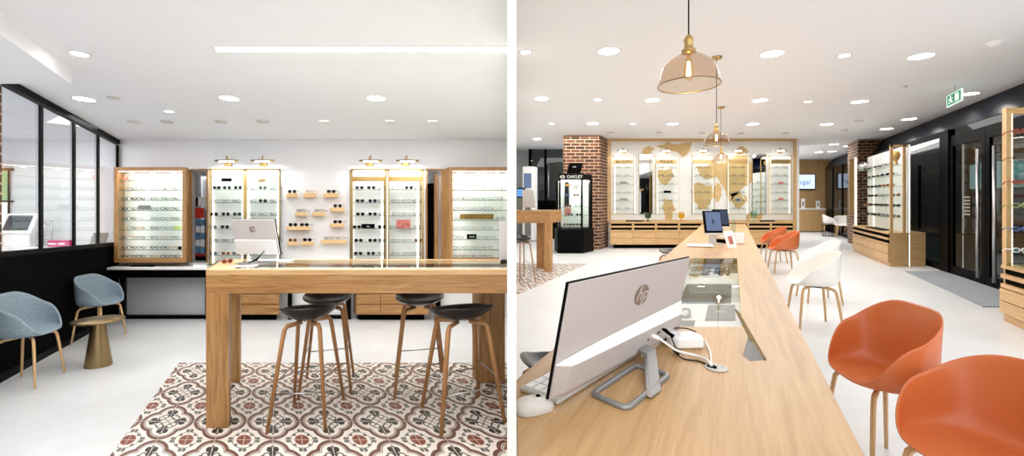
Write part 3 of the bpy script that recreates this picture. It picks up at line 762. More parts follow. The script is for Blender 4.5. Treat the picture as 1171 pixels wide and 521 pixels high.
# bar stools
def stool_shell():
    mb = MB(); n = 36; mb.v.append(Vector((0, 0, .655)))
    rings = [0, .3, .55, .75, .88, 1.0]
    for s_ in rings[1:]:
        for j in range(n):
            q = 2 * PI * j / n; x = math.cos(q); y = math.sin(q)
            back = max(0, y)
            rim = .058 + .050 * ss(.05, .9, y) + .014 * abs(x) ** 3
            z = .655 + rim * (s_ ** 2.6)
            p = 2.4; k = (abs(x) ** p + abs(y) ** p) ** (-1 / p)
            mb.v.append(Vector((x * k * .215 * s_, y * k * .18 * s_, z)))
    for j in range(n): mb.face([0, 1 + j, 1 + (j + 1) % n], 0, True)
    for i in range(len(rings) - 2):
        for j in range(n):
            j2 = (j + 1) % n; b = 1 + i * n
            mb.face([b + j, b + n + j, b + n + j2, b + j2], 0, True)
    return mb
def bar_stool(label, group):
    t = thing('bar_stool', (0, 0, 0), label, 'stool', group)
    obj('seat', stool_shell(), M['stoolseat'], t, solid=.014, sub=1)
    feet = []
    for sx in (-1, 1):
        for sy in (-1, 1):
            pts = [Vector((sx * .215, sy * .215, 0)), Vector((sx * .145, sy * .13, .55)), Vector((sx * .135, sy * .118, .615)), Vector((sx * .12, sy * .10, .636)), Vector((sx * .04, sy * .03, .64))]
            feet.append((sx, sy)); obj('leg', MB().tube(pts, [.0125, .0165, .0165, .016, .014], 8), M['legd'], t)
    k = lambda z: (.215 - (.215 - .145) * z / .56, .215 - (.215 - .13) * z / .56)
    for (p, q, z) in (((-1, -1), (1, -1), .23), ((-1, 1), (1, 1), .23), ((-1, -1), (-1, 1), .30), ((1, -1), (1, 1), .30)):
        kx, ky = k(z)
        obj('foot_rail', MB().tube([Vector((p[0] * kx, p[1] * ky, z)), Vector((q[0] * kx, q[1] * ky, z))], .005, 8), M['steel'], t)
    return t
stool = bar_stool('x', 'black shell bar stools with wooden legs')
SCF = .80
place(stool, L, 353, 2.96, math.radians(188), 'front left black bar stool, nearest to the table leg', (SCF, 1.12, 1), .005)
s2 = dup(stool); place(s2, L, 375, 3.52, math.radians(18), 'black bar stool behind the front left one, tucked under the table', (.86, 1.1, 1), .005)
s3 = dup(stool); place(s3, L, 480, 3.52, math.radians(14), 'black bar stool on the far side, left of the right table leg', (.9, 1.1, 1), .005)
s4 = dup(stool); place(s4, L, 528, 2.97, math.radians(206), 'front right black bar stool beside the cream divider', (1.0, 1.08, 1), .005)

# ---------------------------------------------------------------- desktop monitors (back view)
def hp_mark(Mx, r, parent, ms):
    d = MB(); n = 36
    d.prism(Mx, [(r * math.cos(2 * PI * j / n), r * math.sin(2 * PI * j / n)) for j in range(n)], 0, .0015)
    lg = obj('logo', d, M['logo'], parent)
    q = MB().text('hp', Mx @ Matrix.Translation((0, r * .06, .0018)), r * 1.75, .0004, 0, .33)
    # the two slanting bars that run out of the round mark
    q.prism(Mx, [(-r * .62, -r * .02), (-r * .44, -r * .02), (-r * .02, r * .98), (-r * .16, r * .98)], .0014, .0022)
    q.prism(Mx, [(r * .12, -r * .98), (-r * .02, -r * .98), (r * .22, -r * .36), (r * .36, -r * .36)], .0014, .0022)
    obj('logo_letters', q, M[ms], lg)
# left table monitor
Ym = 3.38; ax = L.A(297, Ym)
Mb = Matrix.Translation(L.W(ax, Ym, T)) @ Matrix.Rotation(math.radians(-4), 4, 'Z') @ Matrix.Rotation(math.radians(15), 4, 'X')
t = thing('desktop_monitor', L.W(ax, Ym, T), 'white desktop monitor seen from behind on the high bar table', 'monitor')
obj('back_cover', MB().boxm(Mb, -.172, .172, 0, .012, .065, .345), M['monback'], t, bevel=.004)
obj('lower_housing', MB().boxm(Mb, -.165, .165, -.018, .0, .07, .19), M['monwhite'], t, bevel=.008)
obj('screen', MB().boxm(Mb, -.176, .176, .012, .018, .062, .348), M['black'], t)
hp_mark(Mb @ Matrix.Translation((-.01, -.001, .268)) @ Matrix.Rotation(PI / 2, 4, 'X'), .023, t, 'monback')
P0 = L.W(ax, Ym, T)
obj('stand_neck', MB().boxm(Matrix.Translation(P0 + Vector((-.02, -.03, 0))) @ Matrix.Rotation(math.radians(-10), 4, 'X'), -.022, .022, -.004, .006, 0, .12), M['alu'], t)
ring = [(-.1, -.14), (.1, -.14), (.1, .04), (-.1, .04)]
obj('stand_base', MB().tube([P0 + Vector((x, y, .004)) for x, y in ring], .006, 6, closed=True), M['alu'], t)
solo('power_cable', MB().tube([P0 + Vector(v) for v in ((.07, -.04, .105), (.05, -.06, .07), (.02, -.08, .03), (-.03, -.1, .006))], [.003, .003, .007, .003], 8), M['black'], 'black cable drooping from the back of the bar table monitor', 'cable')
solo('keyboard', MB().boxm(Matrix.Translation(L.W(L.A(310, 3.52), 3.5, T)), -.16, .16, -.05, .05, 0, .012), M['white'], 'white keyboard lying behind the bar table monitor', 'keyboard', bevel=.003)
solo('leaflet', MB().boxm(Matrix.Translation(L.W(L.A(277, 3.05), 3.05, T)) @ Matrix.Rotation(.2, 4, 'Z'), -.07, .09, -.05, .05, .0005, .002), M['white'], 'white leaflet lying in front of the bar table monitor', 'leaflet')
spectacles('red', L.W(L.A(260, 3.3), 3.3, T + .001), 'red framed glasses left on the bar table beside the monitor', None, 1.1, .62)
# second monitor, mostly hidden by the divider
Ym2 = 3.45; xr_ = XL - .004; xl_ = (571 - CX) * Ym2 / F
t = thing('desktop_monitor', Vector(((xr_ + xl_) / 2, Ym2, T + Ym2 * L.kz)), 'edge of a pale monitor back next to the cream divider', 'monitor')
z0 = T + Ym2 * L.kz
mb = MB(); mb._box([Vector((x, y, z)) for z in (L.Cc(297, Ym2) + Ym2 * L.kz, L.Cc(252, Ym2) + Ym2 * L.kz) for y in (Ym2, Ym2 + .02) for x in (xl_, xr_)], (.1, .02, .3), 0); obj('back_cover', mb, M['monback'], t, bevel=.004)
mb = MB(); mb._box([Vector((x, y, z)) for z in (z0, z0 + .012) for y in (Ym2 - .12, Ym2 + .05) for x in (xl_ + .01, xr_)], (.1, .02, .3), 0); obj('stand_base', mb, M['black'], t, bevel=.004)
mb = MB(); mb._box([Vector((x, y, z)) for z in (z0 + .01, z0 + .08) for y in (Ym2 + .005, Ym2 + .018) for x in (xl_ + .05, xr_)], (.1, .02, .3), 0); obj('stand_neck', mb, M['alu'], t)

# ---------------------------------------------------------------- ceiling lights
def downlight(label, group, big=True):
    t = thing('ceiling_downlight', (0, 0, 0), label, 'ceiling light', group)
    r = .115 if big else .05
    obj('trim_ring', MB().lathe([(r, .0), (r + .016, .0), (r + .014, -.006), (r, -.007)], None, 28, caps=False), M['white'], t)
    obj('lamp_lens', MB().lathe([(0, -.003), (r, -.003)], None, 28, caps=False), M['disc'], t)
    return t
big = downlight('x', 'x', True); small = downlight('x', 'x', False); used = set()
SPOTS = []
def put_light(Rm, kind, px, py, ceil, label, group, sc=1):
    if kind not in used: t = kind; used.add(kind)
    else: t = dup(kind)
    Y = (ceil - H) * F / (Rm.vy - py)
    t.location = Rm.W(Rm.A(px, Y), Y, ceil - .001); t.rotation_euler = (Rm.tilt, 0, 0); t.scale = (sc, sc, sc)
    t['label'] = label; t['group'] = group
    SPOTS.append((Rm, Rm.A(px, Y), Y, kind is big)); return t
CL = 2.54
for px, py, k, l in ((96, 113, big, 'left'), (262, 112, big, 'middle'), (430, 112, big, 'right')):
    put_light(L, k, px, py, CL, f'{l} of three large downlights before the back wall, left room', 'large downlights left room', .72)
put_light(L, small, 91, 61, CL, 'small downlight just right of the soffit edge', 'small downlights left room', 1.0)
put_light(L, small, 193, 127, CL, 'small downlight between the left and middle large downlights', 'small downlights left room', .8)
Ys = (CL - H) * F / (L.vy - 55)
a0_ = L.A(247, Ys); zc = lambda Y: CL + Y * L.kz
t = thing('linear_light', L.W(a0_ + 1, Ys, CL), 'long recessed white light line across the left ceiling', 'ceiling light')
obj('light_line', MB().box(L, a0_, aw(XL, Ys) - .004, Ys - .03, Ys + .045, CL - .006, CL - .001), M['slot'], t)
obj('trim', MB().box(L, a0_ - .01, a0_ - .001, Ys - .04, Ys + .055, CL - .007, CL - .001).box(L, a0_, aw(XL, Ys) - .004, Ys - .04, Ys - .031, CL - .007, CL - .001), M['white'], t)
fx = thing('surface_spot', (0, 0, 0), 'x', 'ceiling spot', 'small surface spots left room')
obj('spot_body', MB().lathe([(.0, -.03), (.04, -.028), (.062, -.012), (.065, 0)], None, 20, caps=False), M['keyb'], fx)
obj('spot_lens', MB().lathe([(0, -.031), (.036, -.0295)], None, 16, caps=False), M['white'], fx)
for i, px in enumerate((153, 191, 252.5, 300.5, 371.4, 446.7, 495)):
    o = fx if i == 0 else dup(fx); Y = (CL - H) * F / (L.vy - 138.5)
    o.location = L.W(L.A(px, Y), Y, CL - .001); o['label'] = f'{ORD[i] if i < 6 else "rightmost"} small surface spot in the row before the left back wall'
fd = dup(fx); Y = (CL - H) * F / (L.vy - 111.5); fd.location = L.W(L.A(130, Y), Y, CL - .001); fd.scale = (.8, .8, .8); fd['label'] = 'small detector beside the left large downlight'; fd['group'] = 'detectors left room'; fd['category'] = 'detector'
# ================================================================ SETTING: right room
CR = 2.9; AG = 3.78
xw = lambda px, Y: (px - CX) * Y / F
mb = MB().slab(R, [(XR, .2), (16.5, .2), (16.5, 19.5), (XR, 19.5)], -.08, 0); struct('floor', mb, M['floor'])
mb = MB().slab(R, [(XR, .6), (12.5, .6), (15.5, 19.5), (XR, 19.5)], CR, CR + .08); struct('ceiling', mb, M['ceil'])
mb = MB().slab(R, [(XR, 14.5), (xw(693, 14.5), 14.5), (xw(693, 14.5), 14.6), (XR, 14.6)], 0, CR); struct('wall_back', mb, M['wall_grey'])
# black glazed partition at the far left
Y = 14.1
w = struct('door_1', MB().pbox(R, 604.5, 166, 607, 275, Y, .06).pbox(R, 622.5, 166, 624.5, 275, Y, .06).pbox(R, 604.5, 166, 646, 169, Y, .06).pbox(R, 604.5, 229, 646, 276, Y, .06), M['blackmat'])
struct('glass_pane', MB().pbox(R, 607, 169, 646, 229, Y + .03, .01), M['doorglass'], w)
struct('door_handle', MB().tube([R.W(R.A(628, Y), Y - .05, R.Cc(188, Y)), R.W(R.A(628, Y), Y - .05, R.Cc(226, Y))], .02), M['steel'], w)
# white air purifier tower
Y = 13.2; mb = MB().pbox(R, 597, 190, 610, 275.5, Y, .3)
t = thing('purifier_tower', base_of(mb), 'tall white tower unit against the grey wall at far left of right picture', 'appliance')
obj('body', mb, M['white'], t, bevel=.04)
obj('vent_panel', MB().pbox(R, 599, 198, 607.5, 215, Y - .01, .012), M['slate'], t); obj('front_panel', MB().pbox(R, 600, 217, 607, 270, Y - .01, .012), M['greycard'], t)
# brick columns
mb = MB().box(R, R.A(644, 11.1), R.A(686.5, 11.1), 11.1, 11.8, 0, CR); struct('wall_brick_column', mb, M['brick'])
mb = MB().box(R, R.A(981, 11.85), 4.2, 11.85, 12.9, 0, CR); struct('wall_brick_column', mb, M['brick'])
# display wall
YW = 11.8; a0w, a1w = R.A(695, YW), R.A(914, YW)
mb = MB().box(R, a0w - .3, a1w, YW, YW + .3, 0, CR); struct('wall_display', mb, M['white'])
fr = MB(); fw = 3.0
fr.pbox(R, 694.5, 158, 911, 161, YW - .1, .1).pbox(R, 694.5, 161, 697.5, 254, YW - .1, .1).pbox(R, 908, 161, 911, 281, YW - .1, .1).pbox(R, 697.5, 251.5, 908, 254, YW - .1, .1)
struct('trim_7', fr, M['oakl'])
# world map mural in gold paint
mu = thing('wall_mural', R.W(R.A(800, YW), YW - .004, R.Cc(250, YW)), 'gold painted map shapes on the white display wall', 'mural')
def blob(pts, seed):
    rn = random.Random(seed); q = [Vector((730 + x / 5.211, 155 + y / 5.211)) for x, y in pts]
    for _ in range(3):
        o_ = []
        for i, p in enumerate(q):
            n_ = q[(i + 1) % len(q)]; d = n_ - p; o_ += [p, (p + n_) / 2 + Vector((-d.y, d.x)) * rn.uniform(-.18, .18)]
        q = o_
    mb = MB(); b = 0
    for dY in (0.0, -.003):
        for p in q: mb.v.append(R.W(R.A(p.x, YW), YW - .001 + dY, R.Cc(p.y, YW)))
    n = len(q); mb.face([n + i for i in range(n)]); mb.face(list(reversed(range(n))))
    for i in range(n): mb.face([i, (i + 1) % n, n + (i + 1) % n, n + i])
    return mb
for i, pts in enumerate([
    [(100, 60), (180, 34), (318, 36), (308, 88), (262, 130), (230, 100), (180, 85), (140, 75)],
    [(20, 95), (60, 60), (100, 75), (75, 100), (40, 125)],
    [(345, 180), (450, 150), (530, 150), (655, 122), (662, 290), (610, 325), (590, 350), (545, 398), (520, 330), (500, 300), (470, 250), (420, 260), (370, 240)],
    [(325, 290), (440, 300), (450, 370), (400, 440), (360, 440), (322, 370)],
    [(466, 280), (500, 320), (480, 390), (462, 400)],
    [(150, 375), (205, 385), (222, 440), (195, 503), (160, 503), (142, 430)],
    [(120, 200), (200, 195), (215, 240), (160, 300), (110, 250)],
    [(580, 92), (610, 62), (660, 98), (610, 112)],
    [(620, 350), (650, 370), (660, 400), (640, 390)],
    [(640, 480), (700, 430), (745, 470), (720, 503), (650, 503)],
    [(540, 345), (600, 330), (640, 400), (600, 440), (560, 400)]]):
    obj('painted_shape', blob(pts, i), M['goldpaint'], mu)
# wall cases
CASES = [(699.3, 725), (748.8, 774.8), (791, 816.8), (831.8, 856.8), (880.2, 905.4)]
SHR = [191.6, 201, 210.5, 220.3, 229.8, 239]
cn = ['leftmost wall case', 'second wall case', 'middle wall case', 'fourth wall case', 'rightmost wall case']
Yc2 = 11.55
for i, (x0, x1) in enumerate(CASES):
    brass_column(R, x0, x1, 177.6, 245, Yc2, YW - .006, f'brass framed glass shelf case, {cn[i]}', SHR, (182.2, 187, M['brass']) if i in (3, 4) else ((182.2, 187, M['goldpaint'])), case=(i in (1, 2, 3)))
    for j, y in enumerate(SHR):
        ks = [random.choice(['wire', 'gold', 'wire'])] * 2
        row(R, ks, (x0 + 8, x1 - 8), Yc2 + .06, R.Cc(y, Yc2) + .001, f'{NTH[j]} shelf of the {cn[i]}')
    picture_light(R, (x0 + x1) / 2, 171.8, YW - .16, 13, f'brass picture light over the {cn[i]}', 'picture lights on the display wall')
def word(Rm, txt, px, py, Y, hpx, mat, name, label, cat='lettering', wmax=None):
    Mx = Matrix.Translation(Rm.W(Rm.A(px, Y), Y, Rm.Cc(py, Y))) @ Matrix.Rotation(PI / 2, 4, 'X')
    mb = MB().text(txt, Mx, hpx * Y / F / .7, .004)
    return solo(name, mb, M[mat], label, cat)
word(R, 'POLICE', 762, 184.7, Yc2 + .02, 3.2, 'blackmat', 'case_lettering', 'dark brand lettering at the top of the second wall case')
word(R, 'BLOOM 7', 714, 184.7, Yc2 + .02, 3.2, 'blackmat', 'case_lettering', 'dark brand lettering at the top of the first wall case')
for (px, py, w_, m_, lb) in ((763, 219.3, 8, 'blackmat', 'small black plaque in the second wall case'), (713, 209, 8, 'greige', 'small grey plaque high in the first wall case'), (713, 228, 9, 'greige', 'small grey plaque low in the first wall case'),
                             (893, 209.3, 6, 'printp', 'small pink card high in the wall case nearest reception'), (893, 227.8, 6, 'printp', 'small pink card low in the wall case nearest reception'), (844, 228.6, 5, 'blueframe', 'small blue card in the wall case right of the middle')):
    sign(R, px - w_ / 2, py - 1.6, px + w_ / 2, py + 1, Yc2 + .04, m_, 'brand_plaque', lb)
for i, (x0, x1, lb) in enumerate(((731.4, 745.6, 'tall narrow mirror between the first and second wall cases'), (860.8, 875.6, 'tall narrow mirror left of the wall case nearest reception'))):
    mb = MB().pbox(R, x0, 176.5, x1, 244.5, YW - .03, .026); t = thing('wall_mirror', base_of(mb), lb, 'mirror', None)
    obj('mirror_glass', mb, M['mirror'], t)
    obj('frame', MB().pbox(R, x0 - .5, 176, x0, 245, YW - .035, .03).pbox(R, x1, 176, x1 + .5, 245, YW - .035, .03), M['brass'], t)
# long drawer cabinet
def slot_cabinet(nm, face, n, label, ztop, mats='oakl', rows=2, zb=.06):
    """face(u0,u1,d0,d1,z0,z1,mb): box along the front (u), d outward depth"""
    t = nm
    obj('carcass', face(0, 1, .02, .9, zb, ztop - .03), M[mats], t)
    obj('counter_top', face(0, 1, -.01, .92, ztop - .03, ztop), M[mats], t, bevel=.003)
    for j in range(n):
        u0, u1 = j / n, (j + 1) / n; e = .006
        for r_ in range(rows):
            z1 = ztop - .05 - r_ * .105
            obj('slot_shadow', face(u0 + e, u1 - e, .0, .03, z1 - .055, z1), M['blackmat'], t)  # solid black strip stands in for the shade inside the slot
            obj('tray_front', face(u0 + e * .3, u1 - e * .3, -.02, .02, z1 - .1, z1 - .058), M[mats], t)
        z = ztop - .05 - rows * .105 - .01
        hgt = (z - zb) / 2
        for r_ in range(2):
            obj('drawer', face(u0 + e * .3, u1 - e * .3, -.02, .02, z - hgt * (r_ + 1) + .008, z - hgt * r_), M[mats], t)
    return t
Yd = 11.35; ad0, ad1 = R.A(697.5, Yd), R.A(908, Yd)
t = thing('drawer_cabinet', R.W((ad0 + ad1) / 2, Yd + .2, 0), 'long low oak drawer cabinet under the glass wall cases', 'cabinet')
slot_cabinet(t, lambda u0, u1, d0, d1, z0, z1: MB().box(R, ad0 + (ad1 - ad0) * u0, ad0 + (ad1 - ad0) * u1, Yd + d0 * .42, Yd + d1 * .42, z0, z1), 8, '', R.Cc(253.3, Yd), zb=.1)
obj('shadow_plinth', MB().box(R, ad0 + .06, ad1 - .1, Yd + .12, YW - .02, 0, .1), M['blackmat'], t)  # black fill in the shadow gap under the floating cabinet
zt = R.Cc(253.3, Yd)
def vase(px, Y, z, r, h, mat, label, stem=True):
    Mx = Matrix.Translation(R.W(R.A(px, Y), Y, z)); t = thing('glass_goblet', Mx.translation, label, 'vase', None)
    obj('bowl', MB().lathe([(.01, h * .28), (r * .75, h * .36), (r, h * .6), (r * .92, h * .85), (r * .8, h), (r * .76, h), (r * .88, h * .84), (r * .95, h * .6), (r * .7, h * .4), (.0, h * .32)], Mx, 24, caps=False), M[mat], t)
    obj('foot', MB().lathe([(0, 0), (r * .6, 0), (r * .55, .01), (.014, .03), (.014, h * .3), (0, h * .3)], Mx, 20, caps=False), M[mat], t)
vase(741, 11.5, zt, .085, .24, 'tealglass', 'grey green glass goblet on the long cabinet below the first mirror')
vase(779.3, 11.5, zt, .08, .24, 'yellowglass', 'yellow glass goblet on the long drawer cabinet')
vase(862, 11.5, zt, .08, .28, 'paleglass', 'pale aqua glass goblet on the long cabinet by the second mirror')
solo('tray', MB().box(R, R.A(716, 11.45), R.A(735, 11.45), 11.42, 11.6, zt, zt + .03), M['black'], 'flat black tray on the long cabinet at the brick column end', 'tray')
solo('tray', MB().box(R, R.A(869, 11.45), R.A(886, 11.45), 11.42, 11.6, zt, zt + .03), M['black'], 'flat black tray on the long cabinet above the orange chairs', 'tray')

# black tower showcase
Y0 = 10.3; A_ = lambda px: R.A(px, Y0); zc_ = lambda py: R.Cc(py, Y0)
def hexplan(g=0.0, y0=Y0, back=11.08):   # plan of the tower with a chamfered right front corner
    x0, x1, x2 = xw(637.5, Y0), xw(667, Y0), xw(679, 10.75)
    return [(x0 + g, y0 + g), (x1 - g * .4, y0 + g), (x2 - g, 10.75 + g * .4), (x2 - g, back - g), (x0 + g, back - g)]
t = thing('tower_showcase', R.W(R.A(657, 10.7), 10.7, 0), 'black lit tower showcase in front of the left brick column', 'showcase')
obj('base', MB().slab(R, hexplan(0), 0, zc_(262)), M['black'], t, bevel=.02)
obj('cap', MB().slab(R, hexplan(.04), zc_(205), zc_(198.5)), M['black'], t, bevel=.01)
ip = hexplan(.06)
for (x, y) in ip: obj('post', MB().slab(R, [(x - .022, y - .022), (x + .022, y - .022), (x + .022, y + .022), (x - .022, y + .022)], zc_(262), zc_(205)), M['black'], t)
obj('glazing', MB().slab(R, hexplan(.065), zc_(262) + .002, zc_(205) - .002), M['trayglass'], t)
obj('back_panel', MB().slab(R, [(ip[4][0] + .03, 10.98), (ip[3][0] - .03, 10.98), (ip[3][0] - .03, 11.0), (ip[4][0] + .03, 11.0)], zc_(262) + .01, zc_(205) - .01), M['white'], t)
obj('led_panel', MB().slab(R, hexplan(.1), zc_(205) - .03, zc_(205) - .02), M['led'], t)
kt = ['sunb', 'red', 'blue', 'sun', 'black', 'red', 'blueframe']
rows_ = [212.5, 224, 237, 247, 258.5]
for i, py in enumerate(rows_):
    z = zc_(py)
    obj('shelf', MB().slab(R, hexplan(.09), z - .008, z), M['shelfglass'], t)
    ks = [['sunb', 'tort'], ['blue', 'red'], ['red', 'black'], ['sun', 'sun'], ['sunb', 'sun', 'sun']][i]
    pxs = [(650, 660), (649, 659), (650, 661), (652, 662), (647.5, 654.5, 662)][i]
    row(R, ks, pxs, 10.6, z + .001, f'{NTH[i]} shelf of the black tower showcase', sc=1.1)
sign(R, 645.5, 205.5, 650.5, 236, 10.9, 'blackmat', 'banner', 'narrow black banner hanging inside the tower showcase')
sign(R, 645.5, 238, 652.5, 246, 10.85, 'printp', 'picture_card', 'pinkish portrait card inside the tower showcase', cat='card')
sign(R, 655.5, 207, 661, 216, 10.9, 'greycard', 'picture_card', 'grey card on the top shelf inside the tower showcase', cat='card')
word(R, 'OAKLEY', 657.2, 202, Y0 + .01, 3.4, 'white', 'showcase_lettering', 'white OAKLEY lettering on the black tower showcase')
Mx = Matrix.Translation(R.W(R.A(643.0, Y0), Y0 + .01, R.Cc(202, Y0))) @ Matrix.Rotation(PI / 2, 4, 'X')
el = [(.062 * math.cos(2 * PI * j / 24), .036 * math.sin(2 * PI * j / 24)) for j in range(24)]; mb = MB()
for j in range(24):
    j2 = (j + 1) % 24; i0 = (el[j][0] * .55, el[j][1] * .4); i1 = (el[j2][0] * .55, el[j2][1] * .4)
    mb.prism(Mx, [el[j], el[j2], i1, i0], 0, .006)
solo('showcase_emblem', mb, M['keyb'], 'oval emblem left of the white lettering on the tower showcase', 'emblem')
Mx = Matrix.Translation(R.W(R.A(656, 10.6), 10.6, R.Cc(198.5, 10.6) + .002)) @ Matrix.Rotation(-.35, 4, 'X')
t = thing('display_plinth', Mx.translation, 'black slanted sign block standing on top of the tower showcase', 'sign')
obj('panel', MB().prism(Mx @ Matrix.Rotation(PI / 2, 4, 'X'), [(-.17, 0), (.16, 0), (.24, .27), (-.1, .27)], 0, .03), M['blackmat'], t); obj('mark', MB().boxm(Mx, -.02, .06, -.034, -.03, .15, .18), M['greycard'], t)

# ---------------------------------------------------------------- bar table end seen in the right picture
Yt0 = 7.65; T2 = R.Cc(240.5, Yt0); xa = XR + .003
t = thing('bar_table', Vector((.35, 8, 8 * R.kz)), 'far end of the chunky oak bar table on the tiles, right picture', 'table')
e0 = R.A(629.3, Yt0); 
def rp(a1_, Ya, Yz): return [(xa, Ya), (R.W(a1_, Ya, 0).x, Ya), (R.W(a1_, Yz, 0).x, Yz), (xa, Yz)]
ae = R.A(629.3, Yt0)
obj('table_top', MB().slab(R, rp(ae, Yt0, Yt0 + .5), T2 - .22, T2), M['oak'], t, bevel=.003)
obj('leg', MB().box(R, ae - .1, ae, Yt0, Yt0 + .1, .006, T2 - .22), M['oakv'], t, bevel=.003); obj('leg', MB().box(R, R.A(613.5, 8.0), R.A(622.5, 8.0), 8.0, 8.12, .006, T2 - .22), M['oakv'], t, bevel=.003)
Y = 7.85
t = thing('desktop_monitor', R.W(R.A(604, Y), Y, T2), 'cream backed monitor standing on the bar table at far left of right picture', 'monitor')
Mx = Matrix.Translation(R.W(R.A(604, Y), Y, T2)) @ Matrix.Rotation(.1, 4, 'Z') @ Matrix.Rotation(.14, 4, 'X')
obj('back_cover', MB().prism(Mx @ Matrix.Rotation(PI / 2, 4, 'X'), [(-.09, .05), (.13, .05), (.08, .36), (-.12, .36)], 0, .02), M['monback'], t); obj('stand', MB().boxm(Mx, -.03, .03, 0, .02, 0, .06).boxm(Matrix.Translation(R.W(R.A(604, Y), Y, T2)), -.08, .08, -.06, .06, 0, .01), M['greycard'], t)
Y = 8.0; t = thing('desktop_monitor', Vector((xw(595, Y), Y, T2 + Y * R.kz)), 'monitor with bright blue screen touching the cream divider', 'monitor')
obj('bezel', MB().pbox(R, 591.2, 214.5, 599.5, 226, Y, .03), M['black'], t); obj('screen', MB().pbox(R, 591.2, 216, 599, 224.5, Y - .004, .004), M['bluescreen'], t); obj('stand', MB().pbox(R, 593.5, 226, 597, 239.6, Y, .03), M['greycard'], t)
st5 = dup(stool); place(st5, R, 597, 6.9, math.radians(20), 'black bar stool left of the oak table leg, right picture', (.6, 1.1, .93)); st5['group'] = 'bar stools seen in the right picture'
xq = [R.W(-2.87, y, 0).x for y in (5.7, 8.64)]
Ys0 = XR / 1.0
mb = MB().slab(R, [(XR, 5.72), (R.W(-2.87, 5.72, 0).x, 5.72), (xq[1], 8.64), (XR, 8.64)], .0, .006); struct('floor_tiles', mb, M['tiles'])

# ================================================================ long consulting table
TT = .75; aL, aR = -.625, .268
def ex(a, Y): return R.W(a, Y, 0).x
YE = 9.3; nearY = .45; yk = nearY
while ex(aL, yk) < XR + .004: yk += .01
t = thing('consulting_table', R.W(0, 5, 0), 'long pale oak table running from the foreground to the display wall', 'table')
ga0, ga1, gy0, gy1 = -.37, .045, 1.79, 3.88
mb = MB()
mb.slab(R, [(XR + .004, nearY), (ex(aR, nearY), nearY), (ex(aR, gy0), gy0), (ex(aL, gy0), gy0), (ex(aL, yk), yk), (XR + .004, yk - .01)], TT - .05, TT)
mb.slab(R, [(ex(ga1, gy0), gy0), (ex(aR, gy0), gy0), (ex(aR, gy1), gy1), (ex(ga1, gy1), gy1)], TT - .05, TT)
mb.slab(R, [(ex(aL, gy0), gy0), (ex(ga0, gy0), gy0), (ex(ga0, gy1), gy1), (ex(aL, gy1), gy1)], TT - .05, TT)
mb.slab(R, [(ex(aL, gy1), gy1), (ex(aR, gy1), gy1), (ex(aR, YE), YE), (ex(aL, YE), YE)], TT - .05, TT)
obj('table_top', mb, M['oaktop'], t)
obj('showcase_glass', MB().box(R, ga0, ga1, gy0, gy1, TT - .008, TT - .001), M['trayglass'], t)
obj('showcase_tray', MB().box(R, ga0, ga1, gy0, gy1, TT - .1, TT - .09).box(R, ga1, ga1 + .006, gy0, gy1, TT - .1, TT - .051).box(R, ga0 - .006, ga0, gy0, gy1, TT - .1, TT - .051).box(R, ga0, ga1, gy1, gy1 + .006, TT - .1, TT - .051), M['white'], t)
obj('showcase_frame', MB().box(R, ga1 - .006, ga1, gy0, gy1, TT - .05, TT + .001).box(R, ga0, ga1, gy1 - .01, gy1, TT - .05, TT + .001), M['brass'], t)
for y0, y1 in ((2.2, 2.34), (8.9, 9.1)):
    obj('leg', MB().box(R, -.55, -.4, y0, y1, 0, TT - .05), M['oaklv'], t); obj('leg', MB().box(R, .05, .2, y0, y1, 0, TT - .05), M['oaklv'], t)
# things inside the glazed tray
zt_ = TT - .0895
def card(x0, x1, ya, yb, mat, label, th=.004, txt=None):
    """flat card lying in the tray, given by picture bounds of its near edge"""
    Ya = R.Yf(ya, zt_); Yb2 = R.Yf(yb, zt_)
    mb = MB().box(R, R.A(x0, Ya), R.A(x1, Ya), Ya, Yb2, zt_, zt_ + th)
    t = thing('display_card', base_of(mb), label, 'card', None)
    obj('card', mb, M[mat], t)
    if txt:
        am, Ym_ = (R.A(x0, Ya) + R.A(x1, Ya)) / 2, (Ya + Yb2) / 2
        obj('lettering', MB().text(txt, Matrix.Translation(R.W(am, Ym_, zt_ + th + .0005)), .035, .0003), M['white'], t)
card(806, 841, 366.5, 349, 'darkcard', 'small dark grey card at the near right of the table showcase', txt='MH')
card(774, 836, 347, 325, 'darkcard', 'large grey printed board in the middle of the table showcase', txt='LUNETTES')
card(771, 793, 374, 367, 'darkcard', 'dark card at the near left corner of the table showcase')
card(788, 811, 314.5, 306, 'greige', 'pale box tray at the back left of the table showcase', .012)
card(816, 830, 313, 306.5, 'darkcard', 'dark grey card at the back of the table showcase', .004)
card(832, 846, 312, 305, 'greige', 'pale card at the back right of the table showcase', .006)
card(798, 846.5, 304, 298, 'goldpaint', 'gold strip along the far end of the table showcase', .004)
for px, py, k, lb in ((797, 310.5, 'gold', 'gold glasses on the pale tray in the table showcase'), (828.5, 315.5, 'sun', 'black sunglasses standing at the back of the table showcase'), (840, 309, 'gold', 'gold glasses at the back right of the table showcase')):
    Y = R.Yf(py, zt_ + .013); spectacles(k, R.W(R.A(px, Y), Y, zt_ + .013), lb, None, .4, 1.0)
